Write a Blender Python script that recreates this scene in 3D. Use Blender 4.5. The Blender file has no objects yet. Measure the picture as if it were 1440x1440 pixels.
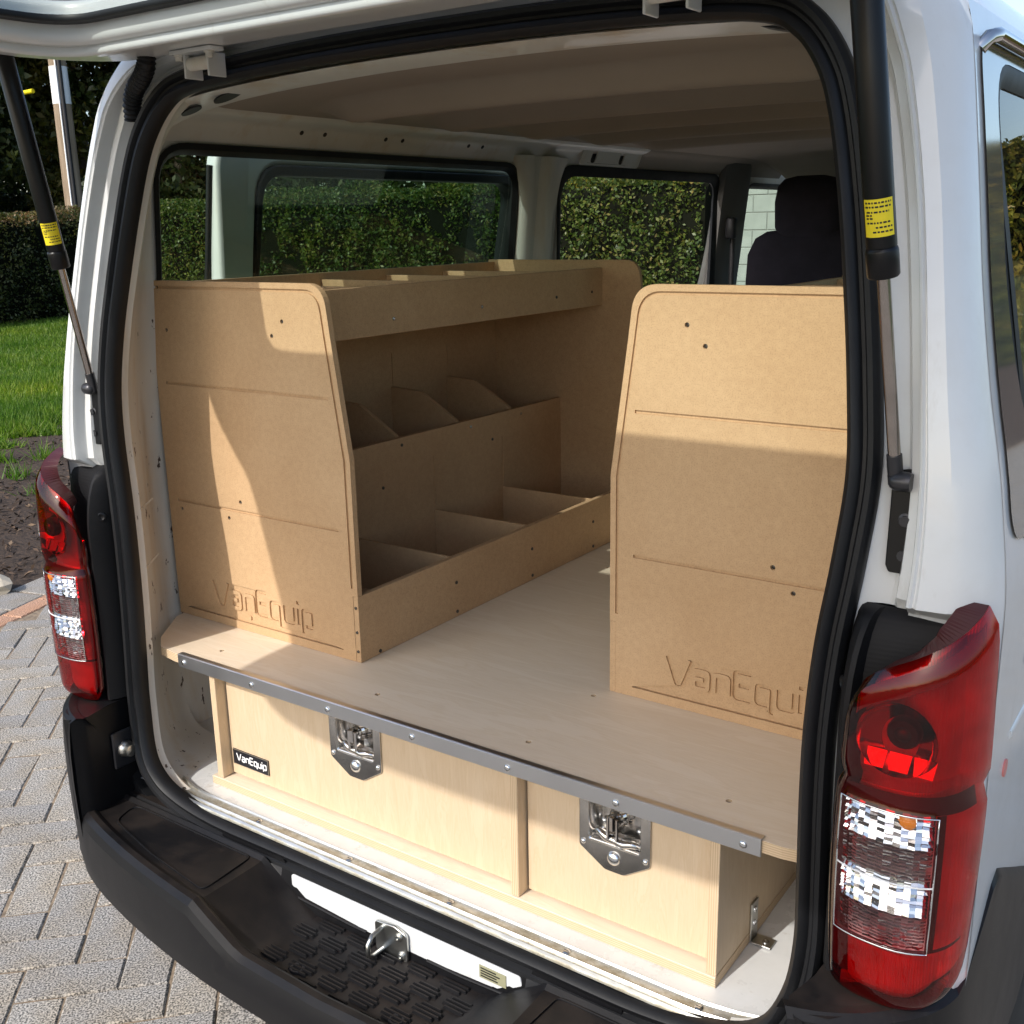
import bpy, bmesh, math, random
import numpy as np
from mathutils import Vector, Matrix
random.seed(7)
rng = np.random.default_rng(7)
R = math.radians
SC = bpy.context.scene
COL = SC.collection

# ------------------------------------------------------------------ camera
CAM = Vector((1.044, -1.205, 1.625))
yaw, pitch, roll = -0.614596759, -0.260358438, -0.0191722457
fw = Vector((math.sin(yaw)*math.cos(pitch), math.cos(yaw)*math.cos(pitch), math.sin(pitch)))
rt0 = Vector((math.cos(yaw), -math.sin(yaw), 0)); up0 = rt0.cross(fw)
rt = math.cos(roll)*rt0 + math.sin(roll)*up0
up = -math.sin(roll)*rt0 + math.cos(roll)*up0
cd = bpy.data.cameras.new('camera'); cam = bpy.data.objects.new('camera', cd); COL.objects.link(cam)
cam.matrix_world = Matrix(((rt.x, up.x, -fw.x, CAM.x), (rt.y, up.y, -fw.y, CAM.y), (rt.z, up.z, -fw.z, CAM.z), (0, 0, 0, 1)))
cd.sensor_width = 36; cd.lens = 1512.15/1440*36; cd.clip_start = 0.02; cd.clip_end = 800
SC.camera = cam
SC.render.resolution_x = SC.render.resolution_y = 1024

# ------------------------------------------------------------------ light
SUN_AZ, SUN_EL = R(10.0), R(38.7)          # sun behind the van, a little to its left
sv = Vector((-math.sin(SUN_AZ)*math.cos(SUN_EL), -math.cos(SUN_AZ)*math.cos(SUN_EL), math.sin(SUN_EL)))
W = bpy.data.worlds.new('World'); SC.world = W; W.use_nodes = True
wn = W.node_tree.nodes; wl = W.node_tree.links
sky = wn.new('ShaderNodeTexSky'); sky.sky_type = 'NISHITA'; sky.sun_disc = False
sky.sun_elevation = SUN_EL; sky.sun_rotation = math.atan2(sv.x, sv.y)
sky.air_density = 1.0; sky.dust_density = 2.2; sky.ozone_density = 1.0
wl.new(sky.outputs[0], wn['Background'].inputs[0]); wn['Background'].inputs[1].default_value = 0.15
sl = bpy.data.lights.new('sun', 'SUN'); sl.energy = 2.1; sl.angle = R(0.53); sl.color = (1, 0.965, 0.91)
so = bpy.data.objects.new('sun', sl); COL.objects.link(so); so.rotation_euler = sv.to_track_quat('Z', 'Y').to_euler(); so.location = (-3, -12, 12)
SC.view_settings.view_transform = 'Standard'; SC.view_settings.look = 'None'
SC.view_settings.exposure = 0.84; SC.view_settings.gamma = 1.0
SC.render.engine = 'CYCLES'
SC.cycles.max_bounces = 10; SC.cycles.diffuse_bounces = 5; SC.cycles.transparent_max_bounces = 16
SC.cycles.caustics_reflective = False; SC.cycles.caustics_refractive = False
SC.cycles.sample_clamp_indirect = 6

# ------------------------------------------------------------------ materials
MATS = {}
class NT:
    def __init__(s, name):
        s.m = bpy.data.materials.new(name); s.m.use_nodes = True; s.t = s.m.node_tree
        s.n = s.t.nodes; s.b = s.n['Principled BSDF']; s.out = s.n['Material Output']
        s.tc = s.n.new('ShaderNodeTexCoord')
    def node(s, t, **kw):
        x = s.n.new(t)
        for k, v in kw.items():
            if k in x.inputs: x.inputs[k].default_value = v
            else: setattr(x, k, v)
        return x
    def L(s, a, b): s.t.links.new(a, b)
    def co(s, scale=(1, 1, 1), src='Object', rot=(0, 0, 0)):
        m = s.node('ShaderNodeMapping'); m.inputs['Scale'].default_value = scale; m.inputs['Rotation'].default_value = rot
        s.L(s.tc.outputs[src], m.inputs[0]); return m.outputs[0]
    def noise(s, scale, detail=4, rough=.55, vec=None, dist=0):
        x = s.node('ShaderNodeTexNoise', Scale=scale, Detail=detail, Roughness=rough, Distortion=dist)
        s.L(vec if vec is not None else s.co(), x.inputs['Vector']); return x.outputs['Fac']
    def ramp(s, fac, stops):
        x = s.node('ShaderNodeValToRGB'); e = x.color_ramp.elements
        while len(e) < len(stops): e.new(.5)
        for el, (p, c) in zip(e, stops):
            el.position = p; el.color = (*c, 1) if len(c) == 3 else c
        s.L(fac, x.inputs[0]); return x.outputs[0]
    def mix(s, fac, a, b, mode='MIX'):
        x = s.node('ShaderNodeMix', data_type='RGBA', blend_type=mode)
        for i, v in ((6, a), (7, b)):
            if isinstance(v, tuple): x.inputs[i].default_value = (*v, 1)
            else: s.L(v, x.inputs[i])
        if isinstance(fac, (int, float)): x.inputs[0].default_value = fac
        else: s.L(fac, x.inputs[0])
        return x.outputs[2]
    def bump(s, h, strength=.2, dist=.002):
        x = s.node('ShaderNodeBump', Strength=strength, Distance=dist); s.L(h, x.inputs['Height']); s.L(x.outputs[0], s.b.inputs['Normal']); return x
    def col(s, c):
        if isinstance(c, tuple): s.b.inputs['Base Color'].default_value = (*c, 1)
        else: s.L(c, s.b.inputs['Base Color'])
    def set(s, **kw):
        for k, v in kw.items():
            k = k.replace('_', ' ')
            if k in s.b.inputs:
                if isinstance(v, (int, float, tuple)): s.b.inputs[k].default_value = v
                else: s.L(v, s.b.inputs[k])
        return s
    def val(s, fac, lo, hi):
        x = s.node('ShaderNodeMapRange'); x.inputs[3].default_value = lo; x.inputs[4].default_value = hi; s.L(fac, x.inputs[0]); return x.outputs[0]

def simple(name, c, rough=.5, metal=0, coat=0, bump=0, bscale=300, var=.06, vscale=6, spec=None):
    t = NT(name)
    n = t.noise(vscale, 4)
    t.col(t.ramp(n, [(.3, tuple(x*(1-var) for x in c)), (.7, tuple(min(1, x*(1+var)) for x in c))]))
    t.set(Metallic=metal, Coat_Weight=coat, Coat_Roughness=.05)
    t.set(Roughness=t.val(t.noise(vscale*3, 3), max(.02, rough*.8), min(1, rough*1.2)))
    if spec is not None: t.set(Specular_IOR_Level=spec)
    if bump: t.bump(t.noise(bscale, 3), bump, .001)
    MATS[name] = t.m; return t.m

def make_materials():
    # MDF: fine fibre speckle, faint cloudy tone
    t = NT('mdf'); f = t.noise(420, 2, .7); c = t.noise(5, 4); g = t.noise(90, 3)
    base = t.ramp(c, [(.3, (.53, .346, .190)), (.72, (.595, .402, .230))])
    sp = t.ramp(f, [(.3, (.80, .78, .76)), (.5, (1, 1, 1)), (.72, (1.0, 1.0, 1.0))])
    s2 = t.ramp(g, [(.35, (.93, .92, .91)), (.65, (1, 1, 1))])
    t.col(t.mix(1, t.mix(1, base, sp, 'MULTIPLY'), s2, 'MULTIPLY')); t.set(Roughness=.72, Specular_IOR_Level=.25); t.bump(f, .12, .0006); MATS['mdf'] = t.m
    # birch plywood face
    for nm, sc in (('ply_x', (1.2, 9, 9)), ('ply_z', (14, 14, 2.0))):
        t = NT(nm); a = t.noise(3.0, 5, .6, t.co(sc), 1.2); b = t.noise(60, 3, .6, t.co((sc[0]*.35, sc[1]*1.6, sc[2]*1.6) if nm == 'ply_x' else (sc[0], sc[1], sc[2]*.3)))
        kk = (1.06, 1.12, 1.22) if nm == 'ply_x' else (.86, .825, .78)  # same birch: shaded platform top lightened, sunlit drawer fronts darkened
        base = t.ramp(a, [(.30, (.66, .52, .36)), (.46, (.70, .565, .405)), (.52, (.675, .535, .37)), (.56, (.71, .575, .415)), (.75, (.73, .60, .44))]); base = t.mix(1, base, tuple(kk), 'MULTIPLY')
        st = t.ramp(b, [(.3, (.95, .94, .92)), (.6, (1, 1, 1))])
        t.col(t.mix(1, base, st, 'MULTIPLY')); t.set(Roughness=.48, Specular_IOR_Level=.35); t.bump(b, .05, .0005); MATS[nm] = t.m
    # plywood edges: plies stacked across the board thickness, one per axis
    for ax, nm in enumerate(('plyedge_x', 'plyedge_y', 'plyedge_z')):
        t = NT(nm); x = t.node('ShaderNodeSeparateXYZ'); t.L(t.tc.outputs['Object'], x.inputs[0])
        m = t.node('ShaderNodeMath', operation='MULTIPLY'); m.inputs[1].default_value = 2*math.pi/.0034; t.L(x.outputs[ax], m.inputs[0])
        s = t.node('ShaderNodeMath', operation='SINE'); t.L(m.outputs[0], s.inputs[0])
        v = t.val(s.outputs[0], 0, 1); s_in = t.n[-1]; s_in.inputs[1].default_value = -1
        base = t.ramp(v, [(.25, (.42, .29, .16)), (.5, (.64, .49, .32)), (.8, (.70, .56, .38))])
        t.col(t.mix(t.noise(25, 3), base, (.55, .40, .25))); t.set(Roughness=.65); MATS[nm] = t.m
    t = NT('white_paint'); gr = t.noise(5, 6, .7); st = t.noise(22, 5, .7, t.co((1, 1, .35)))
    c = t.mix(t.val(t.ramp(gr, [(.48, (0, 0, 0)), (.72, (1, 1, 1))]), 0, .30), (.64, .655, .66), (.50, .475, .43))
    c = t.mix(t.val(t.ramp(st, [(.60, (0, 0, 0)), (.72, (1, 1, 1))]), 0, .28), c, (.40, .37, .32))
    t.col(c); t.set(Roughness=t.val(gr, .22, .42), Coat_Weight=.7, Coat_Roughness=.06); MATS['white_paint'] = t.m
    # inner body paint: off-white primer with grime, rust streaks and chips
    t = NT('inner_paint'); n = t.noise(3, 5); g = t.noise(14, 5, .65); k = t.noise(52, 4, .62, t.co((1, 1, .45)))
    base = t.ramp(n, [(.3, (.60, .585, .54)), (.7, (.68, .665, .625))])
    rust = t.ramp(t.noise(9, 5, .65, t.co((1.4, 1.4, .22))), [(.52, (0, 0, 0)), (.70, (.9, .9, .9))])
    c1 = t.mix(t.val(rust, 0, .6), base, (.52, .40, .25))
    chip = t.ramp(k, [(.645, (0, 0, 0)), (.66, (1, 1, 1))]); sz = t.node('ShaderNodeSeparateXYZ'); t.L(t.tc.outputs['Object'], sz.inputs[0]); chip = t.mix(1, chip, t.ramp(sz.outputs[2], [(0, (1, 1, 1)), (1, (1, 1, 1))]), 'MULTIPLY'); lowz = t.node('ShaderNodeMath', operation='LESS_THAN'); lowz.inputs[1].default_value = 1.46; t.L(sz.outputs[2], lowz.inputs[0]); chip = t.mix(lowz.outputs[0], (0, 0, 0), chip)
    t.col(t.mix(chip, c1, (.07, .05, .04))); t.set(Roughness=t.val(g, .28, .5), Coat_Weight=.25); MATS['inner_paint'] = t.m
    t = NT('floor_paint'); g = t.noise(11, 6, .65); k = t.noise(30, 5, .7)
    base = t.ramp(g, [(.3, (.60, .60, .585)), (.6, (.68, .68, .67))])
    d = t.ramp(k, [(.62, (0, 0, 0)), (.72, (.5, .5, .5))])
    t.col(t.mix(d, base, (.38, .33, .26))); t.set(Roughness=t.val(g, .18, .40), Coat_Weight=.4); t.bump(g, .15, .004); MATS['floor_paint'] = t.m
    simple('rubber', (.006, .0065, .008), .5, 0, 0, .08, 200, .2, 8, .32)
    simple('black_satin', (.004, .004, .005), .34, 0, 0, .02, 200, .2, 8, .3)
    # grained bumper plastic with dust on it
    t = NT('bumper_plastic'); n = t.noise(7, 5, .65); g = t.noise(900, 2)
    geo = t.node('ShaderNodeNewGeometry'); sx = t.node('ShaderNodeSeparateXYZ'); t.L(geo.outputs['Normal'], sx.inputs[0])
    upw = t.ramp(sx.outputs[2], [(.75, (0, 0, 0)), (.98, (1, 1, 1))])
    dust = t.ramp(n, [(.42, (0, 0, 0)), (.72, (.20, .20, .20))]); f = t.mix(1, dust, upw, 'MULTIPLY')
    sc = t.ramp(t.noise(14, 6, .75, t.co((1, 3.5, 1)), 1.5), [(.58, (0, 0, 0)), (.66, (.22, .22, .22))])
    t.col(t.mix(sc, t.mix(f, (.0065, .0065, .0075), (.12, .09, .07)), (.028, .025, .022))); t.set(Specular_IOR_Level=.22); t.set(Roughness=t.val(n, .34, .52)); t.bump(g, .14, .0006); MATS['bumper_plastic'] = t.m
    t = NT('housing_plastic'); g = t.noise(500, 2); t.col((.006, .006, .007)); t.set(Roughness=.6, Specular_IOR_Level=.22)
    wv = t.node('ShaderNodeTexWave', Scale=60.0); wv.bands_direction = 'Z'; t.L(t.co(), wv.inputs[0]); t.bump(wv.outputs['Fac'], .1, .0008); MATS['housing_plastic'] = t.m
    simple('galvanised', (.56, .56, .53), .32, 1, 0, .05, 60, .18, 14)
    # sill plate: galvanised steel with old brown-grey adhesive dirt
    t = NT('sill_metal'); n = t.noise(26, 7, .75, t.co((1.0, 1.6, 1.6))); d = t.ramp(n, [(.40, (.60, .60, .56)), (.54, (.42, .39, .31)), (.68, (.25, .21, .15))])
    t.col(d); t.set(Metallic=t.val(n, 1, .2), Roughness=t.val(n, .22, .6)); MATS['sill_metal'] = t.m
    simple('aluminium', (.62, .63, .65), .34, 1, 0, 0, var=.05)
    simple('zinc', (.70, .72, .74), .22, 1, 0, 0)
    simple('stainless', (.60, .58, .55), .24, 1, 0, .04, 60, .2, 20)
    simple('chrome', (.62, .60, .58), .08, 1)
    simple('rod_steel', (.40, .36, .33), .16, 1, var=.1, vscale=40)
    simple('dark_steel', (.05, .05, .055), .35, .6)
    simple('screw_dark', (.10, .09, .08), .4, .8)
    simple('headliner', (.30, .255, .21), .95, 0, 0, .3, 600, .06, 4, .1)
    simple('trim_grey', (.11, .105, .10), .7, 0, 0, .15, 500)
    simple('seat_fabric', (.022, .019, .025), .95, 0, 0, .4, 700, .12, 20, .15)
    simple('tyre', (.02, .02, .02), .8, 0, 0, .3, 80)
    simple('alloy', (.45, .45, .46), .35, .9)
    # glazing: straight-through tinted transparency with a fresnel reflection
    for nm, c, b in (('glass_green', (.60, .72, .64), 0), ('glass_clear', (.82, .88, .84), 0), ('lens_red', (.66, .008, .014), .25), ('lens_clear', (.93, .93, .93), .5), ('lens_dark_red', (.52, .008, .014), .15)):
        t = NT(nm); tr = t.node('ShaderNodeBsdfTransparent'); tr.inputs[0].default_value = (*c, 1)
        gl = t.node('ShaderNodeBsdfGlossy', Roughness=.03 if b else .0); fr = t.node('ShaderNodeFresnel'); ms = t.node('ShaderNodeMixShader'); ge = t.node('ShaderNodeNewGeometry'); t.L(t.val(ge.outputs['Backfacing'], 1.5, 1/1.5), fr.inputs['IOR'])
        if b:
            bn = t.node('ShaderNodeBump', Strength=b*.6, Distance=.0015)
            if nm == 'lens_clear':
                br = t.node('ShaderNodeTexBrick', Scale=1.0); br.inputs['Brick Width'].default_value = .011; br.inputs['Row Height'].default_value = .0065; br.inputs['Mortar Size'].default_value = .0011; br.inputs['Mortar Smooth'].default_value = 1.0
                t.L(t.co((1, 1, 1), 'Object', (R(90), 0, 0)), br.inputs['Vector']); t.L(br.outputs['Fac'], bn.inputs['Height'])
            else: t.L(t.noise(60, 2), bn.inputs['Height'])
            t.L(bn.outputs[0], gl.inputs['Normal']); t.L(bn.outputs[0], fr.inputs['Normal'])
        t.L(fr.outputs[0], ms.inputs[0]); t.L(tr.outputs[0], ms.inputs[1]); t.L(gl.outputs[0], ms.inputs[2]); t.L(ms.outputs[0], t.out.inputs[0]); MATS[nm] = t.m
    t = NT('lamp_reflector'); vo = t.node('ShaderNodeTexBrick', Scale=1.0); vo.inputs['Brick Width'].default_value = .009; vo.inputs['Row Height'].default_value = .006; vo.inputs['Mortar Size'].default_value = .0025; vo.inputs['Mortar Smooth'].default_value = 1.0
    t.L(t.co((1, 1, 1), 'Object', (R(90), 0, 0)), vo.inputs['Vector']); t.col((.90, .90, .91)); t.set(Metallic=.75, Roughness=.22); t.bump(vo.outputs['Fac'], .5, .004); MATS['lamp_reflector'] = t.m
    simple('frit', (.10, .105, .105), .08, 0, .6)
    t = NT('lamp_back_red'); t.col(t.ramp(t.noise(14, 2), [(.35, (.55, .30, .30)), (.65, (.95, .80, .80))])); t.set(Metallic=.5, Roughness=.3); wv = t.node('ShaderNodeTexWave', Scale=120.0); t.L(t.co(), wv.inputs[0]); t.bump(wv.outputs['Fac'], .25, .001); MATS['lamp_back_red'] = t.m
    simple('lamp_case', (.05, .006, .006), .4)
    simple('lamp_mirror', (.66, .66, .67), .16, 1)
    simple('amber', (.75, .22, .02), .2)
    simple('yellow_sticker', (.82, .66, .02), .45)
    simple('ink_black', (.012, .012, .014), .5)
    simple('label_black', (.010, .011, .016), .35)
    simple('label_white', (.82, .82, .82), .5)
    simple('red_mark', (.62, .20, .18), .4)
    simple('old_label', (.30, .29, .18), .6)
    # paving
    def paver(nm, a, b, dirt):
        t = NT(nm); oi = t.node('ShaderNodeObjectInfo'); gen = t.co()
        sp = t.noise(230, 2, .6, gen); ct = t.noise(6, 4, .6, gen)
        base = t.ramp(sp, [(.38, tuple(x*.22 for x in a)), (.45, tuple(x*.66 for x in a)), (.52, a), (.62, tuple(min(1, x*1.25) for x in b))])
        dn = t.ramp(ct, [(.35, (0, 0, 0)), (.70, (.75, .75, .75))])
        c = t.mix(dn, base, dirt, 'MULTIPLY')
        tone = t.ramp(oi.outputs['Random'], [(0, (.86, .86, .87)), (1, (1.08, 1.06, 1.02))])
        t.col(t.mix(1, c, tone, 'MULTIPLY')); t.set(Roughness=.85, Specular_IOR_Level=.25); t.bump(sp, .5, .002); MATS[nm] = t.m
    paver('paver_grey', (.33, .32, .305), (.42, .40, .37), (.92, .80, .62))
    paver('paver_pink', (.46, .27, .18), (.52, .34, .25), (.9, .8, .7))
    simple('joint_sand', (.22, .165, .11), .95, 0, 0, .6, 120, .4, 60)
    t = NT('mulch'); n = t.noise(45, 6, .7); v = t.node('ShaderNodeTexVoronoi', Scale=60.0); t.L(t.co((1, 2.2, 1)), v.inputs[0])
    t.col(t.mix(.5, t.ramp(n, [(.3, (.018, .011, .007)), (.55, (.06, .038, .024)), (.75, (.13, .085, .055))]), t.ramp(v.outputs['Color'], [(.2, (.02, .012, .008)), (.9, (.11, .07, .045))])))
    t.set(Roughness=.95); t.bump(n, .9, .02); MATS['mulch'] = t.m
    t = NT('chip'); oi = t.node('ShaderNodeNewGeometry'); t.col(t.ramp(oi.outputs['Random Per Island'], [(0, (.025, .015, .010)), (.75, (.10, .062, .038)), (1, (.26, .18, .11))])); t.set(Roughness=.9); MATS['chip'] = t.m
    t = NT('soil_grass'); n = t.noise(8, 5); t.col(t.ramp(n, [(.3, (.030, .050, .012)), (.7, (.06, .085, .02))])); t.set(Roughness=1.0); MATS['soil_grass'] = t.m
    def leaf(nm, stops, trans, rough=.5):
        t = NT(nm); oi = t.node('ShaderNodeNewGeometry'); c = t.ramp(oi.outputs['Random Per Island'], stops); c = t.mix(1, c, t.ramp(t.noise(.9, 3, .6), [(.35, (.62, .78, .7)), (.5, (1, 1, 1)), (.68, (1.45, 1.2, .9))]), 'MULTIPLY')  # broad noise paints sunlit clumps and dark hollows into the leaf colour
        t.col(c); t.set(Roughness=rough, Specular_IOR_Level=.35)
        tl = t.node('ShaderNodeBsdfTranslucent'); t.L(t.mix(1, c, (1.0, 1.25, .5), 'MULTIPLY'), tl.inputs[0]); ms = t.node('ShaderNodeMixShader'); ms.inputs[0].default_value = trans
        t.L(t.b.outputs[0], ms.inputs[1]); t.L(tl.outputs[0], ms.inputs[2]); t.L(ms.outputs[0], t.out.inputs[0]); MATS[nm] = t.m
    leaf('grass_blade', [(0, (.07, .13, .014)), (.6, (.13, .23, .022)), (1, (.24, .30, .06))], .45)
    leaf('hedge_leaf', [(0, (.030, .055, .012)), (.5, (.070, .110, .020)), (.85, (.13, .15, .032)), (1, (.19, .15, .05))], .32, .42)
    leaf('hedge_top_leaf', [(0, (.10, .065, .03)), (.5, (.16, .105, .05)), (1, (.11, .12, .04))], .25)
    leaf('holly_leaf', [(0, (.035, .055, .010)), (.5, (.11, .12, .020)), (.85, (.24, .21, .032)), (1, (.34, .25, .05))], .25, .36)
    leaf('dark_leaf', [(0, (.018, .030, .009)), (.6, (.042, .058, .016)), (1, (.085, .090, .026))], .25)
    leaf('yellow_leaf', [(0, (.045, .055, .012)), (.6, (.10, .095, .018)), (1, (.16, .13, .03))], .3)
    simple('shade_core', (.006, .007, .004), 1.0, spec=.05)  # near-black hedge filler, its colour stands for shade between the leaves
    simple('bark', (.085, .06, .042), .95, 0, 0, .8, 30, .3, 20)
    t = NT('pole_wood'); n = t.noise(12, 5, .6, t.co((1, 1, .08))); t.col(t.ramp(n, [(.3, (.20, .145, .095)), (.7, (.36, .28, .20))])); t.set(Roughness=.9); t.bump(n, .4, .01); MATS['pole_wood'] = t.m
    simple('block_wall', (.36, .37, .35), .9, 0, 0, .3, 60, .08, 6)
    simple('mortar', (.30, .30, .28), .95)
    simple('stone', (.42, .37, .29), .9, 0, 0, .6, 30, .2, 20)
make_materials()

# ------------------------------------------------------------------ mesh helpers
def link(o, parent=None):
    COL.objects.link(o)
    if parent is not None: o.parent = parent
    return o
def mesh(name, v, f, mats, parent=None, smooth=None, fm=None):
    me = bpy.data.meshes.new(name); me.from_pydata([tuple(map(float, p)) for p in v], [], f)
    for m in ([mats] if isinstance(mats, str) else mats): me.materials.append(MATS[m])
    if fm: me.polygons.foreach_set('material_index', fm)
    if smooth is not None:
        me.polygons.foreach_set('use_smooth', [True]*len(me.polygons))
        if smooth < 180: me.set_sharp_from_angle(angle=R(smooth))
    me.update()
    return link(bpy.data.objects.new(name, me), parent)
def empty(name, loc=(0, 0, 0), parent=None):
    o = bpy.data.objects.new(name, None); o.location = loc; o.empty_display_size = .1; return link(o, parent)
def tag(o, label, cat, group=None, kind=None):
    o['label'] = label
    if cat: o['category'] = cat
    if group: o['group'] = group
    if kind: o['kind'] = kind
    return o
def copy_tree(o, parent=None):
    c = o.copy(); COL.objects.link(c)
    if parent is not None: c.parent = parent
    for ch in list(o.children): copy_tree(ch, c)
    return c

class MB:
    """collects shapes into one mesh"""
    def __init__(s): s.v = []; s.f = []; s.fm = []
    def add(s, v, f, m=0):
        o = len(s.v); s.v += [tuple(p) for p in v]; s.f += [tuple(i+o for i in q) for q in f]; s.fm += [m]*len(f); return s
    def box(s, x0, x1, y0, y1, z0, z1, b=.0008, m=0, mt=None):
        """box with chamfered edges; mt: materials for faces normal to x,y,z"""
        if b <= 0:
            v = [(x, y, z) for x in (x0, x1) for y in (y0, y1) for z in (z0, z1)]
            f = [(0, 1, 3, 2), (4, 6, 7, 5), (0, 4, 5, 1), (2, 3, 7, 6), (0, 2, 6, 4), (1, 5, 7, 3)]
            o = len(s.v); s.add(v, f, m)
            if mt:
                s.fm[-6:] = [mt[0], mt[0], mt[1], mt[1], mt[2], mt[2]]
            return s
        bm = bmesh.new(); bmesh.ops.create_cube(bm, size=1)
        for p in bm.verts: p.co = Vector(((x0+x1)/2+p.co.x*(x1-x0), (y0+y1)/2+p.co.y*(y1-y0), (z0+z1)/2+p.co.z*(z1-z0)))
        bmesh.ops.bevel(bm, geom=bm.edges[:], offset=min(b, .45*min(x1-x0, y1-y0, z1-z0)), segments=1, affect='EDGES')
        bm.normal_update()
        bm.verts.index_update()
        vs = [tuple(p.co) for p in bm.verts]; fs = [tuple(p.index for p in q.verts) for q in bm.faces]; ns = [q.normal.copy() for q in bm.faces]
        s.add(vs, fs, m)
        if mt:
            k = len(fs)
            s.fm[-k:] = [mt[max(range(3), key=lambda i: abs(n[i]))] for n in ns]
        bm.free(); return s
    def tube(s, path, r, n=10, m=0, cap=True):
        P = [Vector(p) for p in path]; rings = []
        rr = r if isinstance(r, (list, tuple)) else [r]*len(P)
        ref = Vector((0, 0, 1)) if abs((P[-1]-P[0]).normalized().z) < .9 else Vector((1, 0, 0))
        for i, p in enumerate(P):
            t = (P[min(i+1, len(P)-1)]-P[max(i-1, 0)]).normalized(); a = t.cross(ref).normalized(); b = t.cross(a)
            rings.append([p+rr[i]*(math.cos(2*math.pi*k/n)*a+math.sin(2*math.pi*k/n)*b) for k in range(n)])
        o = len(s.v); v = [q for g in rings for q in g]; f = []
        for i in range(len(P)-1):
            for k in range(n): f.append((i*n+k, i*n+(k+1) % n, (i+1)*n+(k+1) % n, (i+1)*n+k))
        if cap: f += [tuple(range(n))[::-1], tuple(range((len(P)-1)*n, len(P)*n))]
        return s.add(v, f, m)
    def lathe(s, c, axis, prof, n=16, m=0, cap0=True):
        """prof: list of (radius, distance along axis)"""
        a = Vector(axis).normalized(); ref = Vector((0, 0, 1)) if abs(a.z) < .9 else Vector((1, 0, 0)); u = a.cross(ref).normalized(); w = a.cross(u); c = Vector(c)
        v = []; f = []
        for (r, d) in prof: v += [c+a*d+r*(math.cos(2*math.pi*k/n)*u+math.sin(2*math.pi*k/n)*w) for k in range(n)]
        for i in range(len(prof)-1):
            for k in range(n): f.append((i*n+k, i*n+(k+1) % n, (i+1)*n+(k+1) % n, (i+1)*n+k))
        f += ([tuple(range(n))[::-1]] if cap0 else [])+[tuple(range((len(prof)-1)*n, len(prof)*n))]
        return s.add(v, f, m)
    def grid(s, rows, m=0, closed=False, flip=False):
        """rows: list of equally long point lists"""
        n = len(rows[0]); v = [p for r_ in rows for p in r_]; f = []
        for i in range(len(rows)-1):
            for k in range(n if closed else n-1):
                q = (i*n+k, i*n+(k+1) % n, (i+1)*n+(k+1) % n, (i+1)*n+k); f.append(q[::-1] if flip else q)
        return s.add(v, f, m)
    def xf(s, M):
        s.v = [tuple(M @ Vector(p)) for p in s.v]; return s
    def build(s, name, mats, parent=None, smooth=None): return mesh(name, s.v, s.f, mats, parent, smooth, s.fm)

def pchip(xs, ys, x):
    xs = np.asarray(xs, float); ys = np.asarray(ys, float); h = np.diff(xs); d = np.diff(ys)/h; m = np.zeros(len(xs)); m[0] = d[0]; m[-1] = d[-1]
    for i in range(1, len(xs)-1): m[i] = 0 if d[i-1]*d[i] <= 0 else 2*d[i-1]*d[i]/(d[i-1]+d[i])
    x = min(max(x, xs[0]), xs[-1]); i = min(max(int(np.searchsorted(xs, x)-1), 0), len(h)-1); t = (x-xs[i])/h[i]
    return float((2*t**3-3*t*t+1)*ys[i]+(t**3-2*t*t+t)*h[i]*m[i]+(-2*t**3+3*t*t)*ys[i+1]+(t**3-t*t)*h[i]*m[i+1])
def catmull(P, k):
    P = [np.array(p, float) for p in P]; out = []
    for i in range(len(P)-1):
        a, b, c, d = P[max(i-1, 0)], P[i], P[i+1], P[min(i+2, len(P)-1)]
        for j in range(k):
            t = j/k; out.append(.5*((2*b)+(-a+c)*t+(2*a-5*b+4*c-d)*t*t+(-a+3*b-3*c+d)*t**3))
    out.append(P[-1]); return out
def roundpoly(pts, rad, seg=6):
    out = []; n = len(pts); rad = rad if isinstance(rad, (list, tuple)) else [rad]*n
    for i in range(n):
        p = Vector(pts[i]); a = (Vector(pts[i-1])-p); b = (Vector(pts[(i+1) % n])-p); r = rad[i]
        if r <= 0: out.append(tuple(p)); continue
        la, lb = a.length, b.length; a.normalize(); b.normalize(); ang = a.angle(b); d = min(r/math.tan(ang/2), .49*la, .49*lb)
        p0 = p+a*d; p1 = p+b*d
        for k in range(seg+1):
            t = k/seg; q = (1-t)**2*p0+2*t*(1-t)*p+t*t*p1; out.append(tuple(q))
    return out
def filletpath(path, r, seg=4):
    out = [path[0]]
    for i in range(1, len(path)-1):
        p = Vector(path[i]); a = Vector(path[i-1])-p; b = Vector(path[i+1])-p; d = min(r, .45*a.length, .45*b.length); a.normalize(); b.normalize()
        for k in range(seg+1):
            t = k/seg; out.append(tuple((1-t)**2*(p+a*d)+2*t*(1-t)*p+t*t*(p+b*d)))
    return out+[path[-1]]
def stroke(path, w):
    P = [Vector(p) for p in path]; L = []; Rr = []
    for i, p in enumerate(P):
        if i == 0: t = (P[1]-P[0]).normalized(); n = Vector((-t.y, t.x)); k = 1
        elif i == len(P)-1: t = (P[-1]-P[-2]).normalized(); n = Vector((-t.y, t.x)); k = 1
        else:
            t1 = (p-P[i-1]).normalized(); t2 = (P[i+1]-p).normalized(); n1 = Vector((-t1.y, t1.x)); n2 = Vector((-t2.y, t2.x)); n = (n1+n2).normalized(); k = 1/max(.4, n.dot(n1))
        L.append(tuple(p+n*w/2*k)); Rr.append(tuple(p-n*w/2*k))
    return L+Rr[::-1]
def circ(c, r, n=12): return [(c[0]+r*math.cos(2*math.pi*k/n), c[1]+r*math.sin(2*math.pi*k/n)) for k in range(n)]
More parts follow.
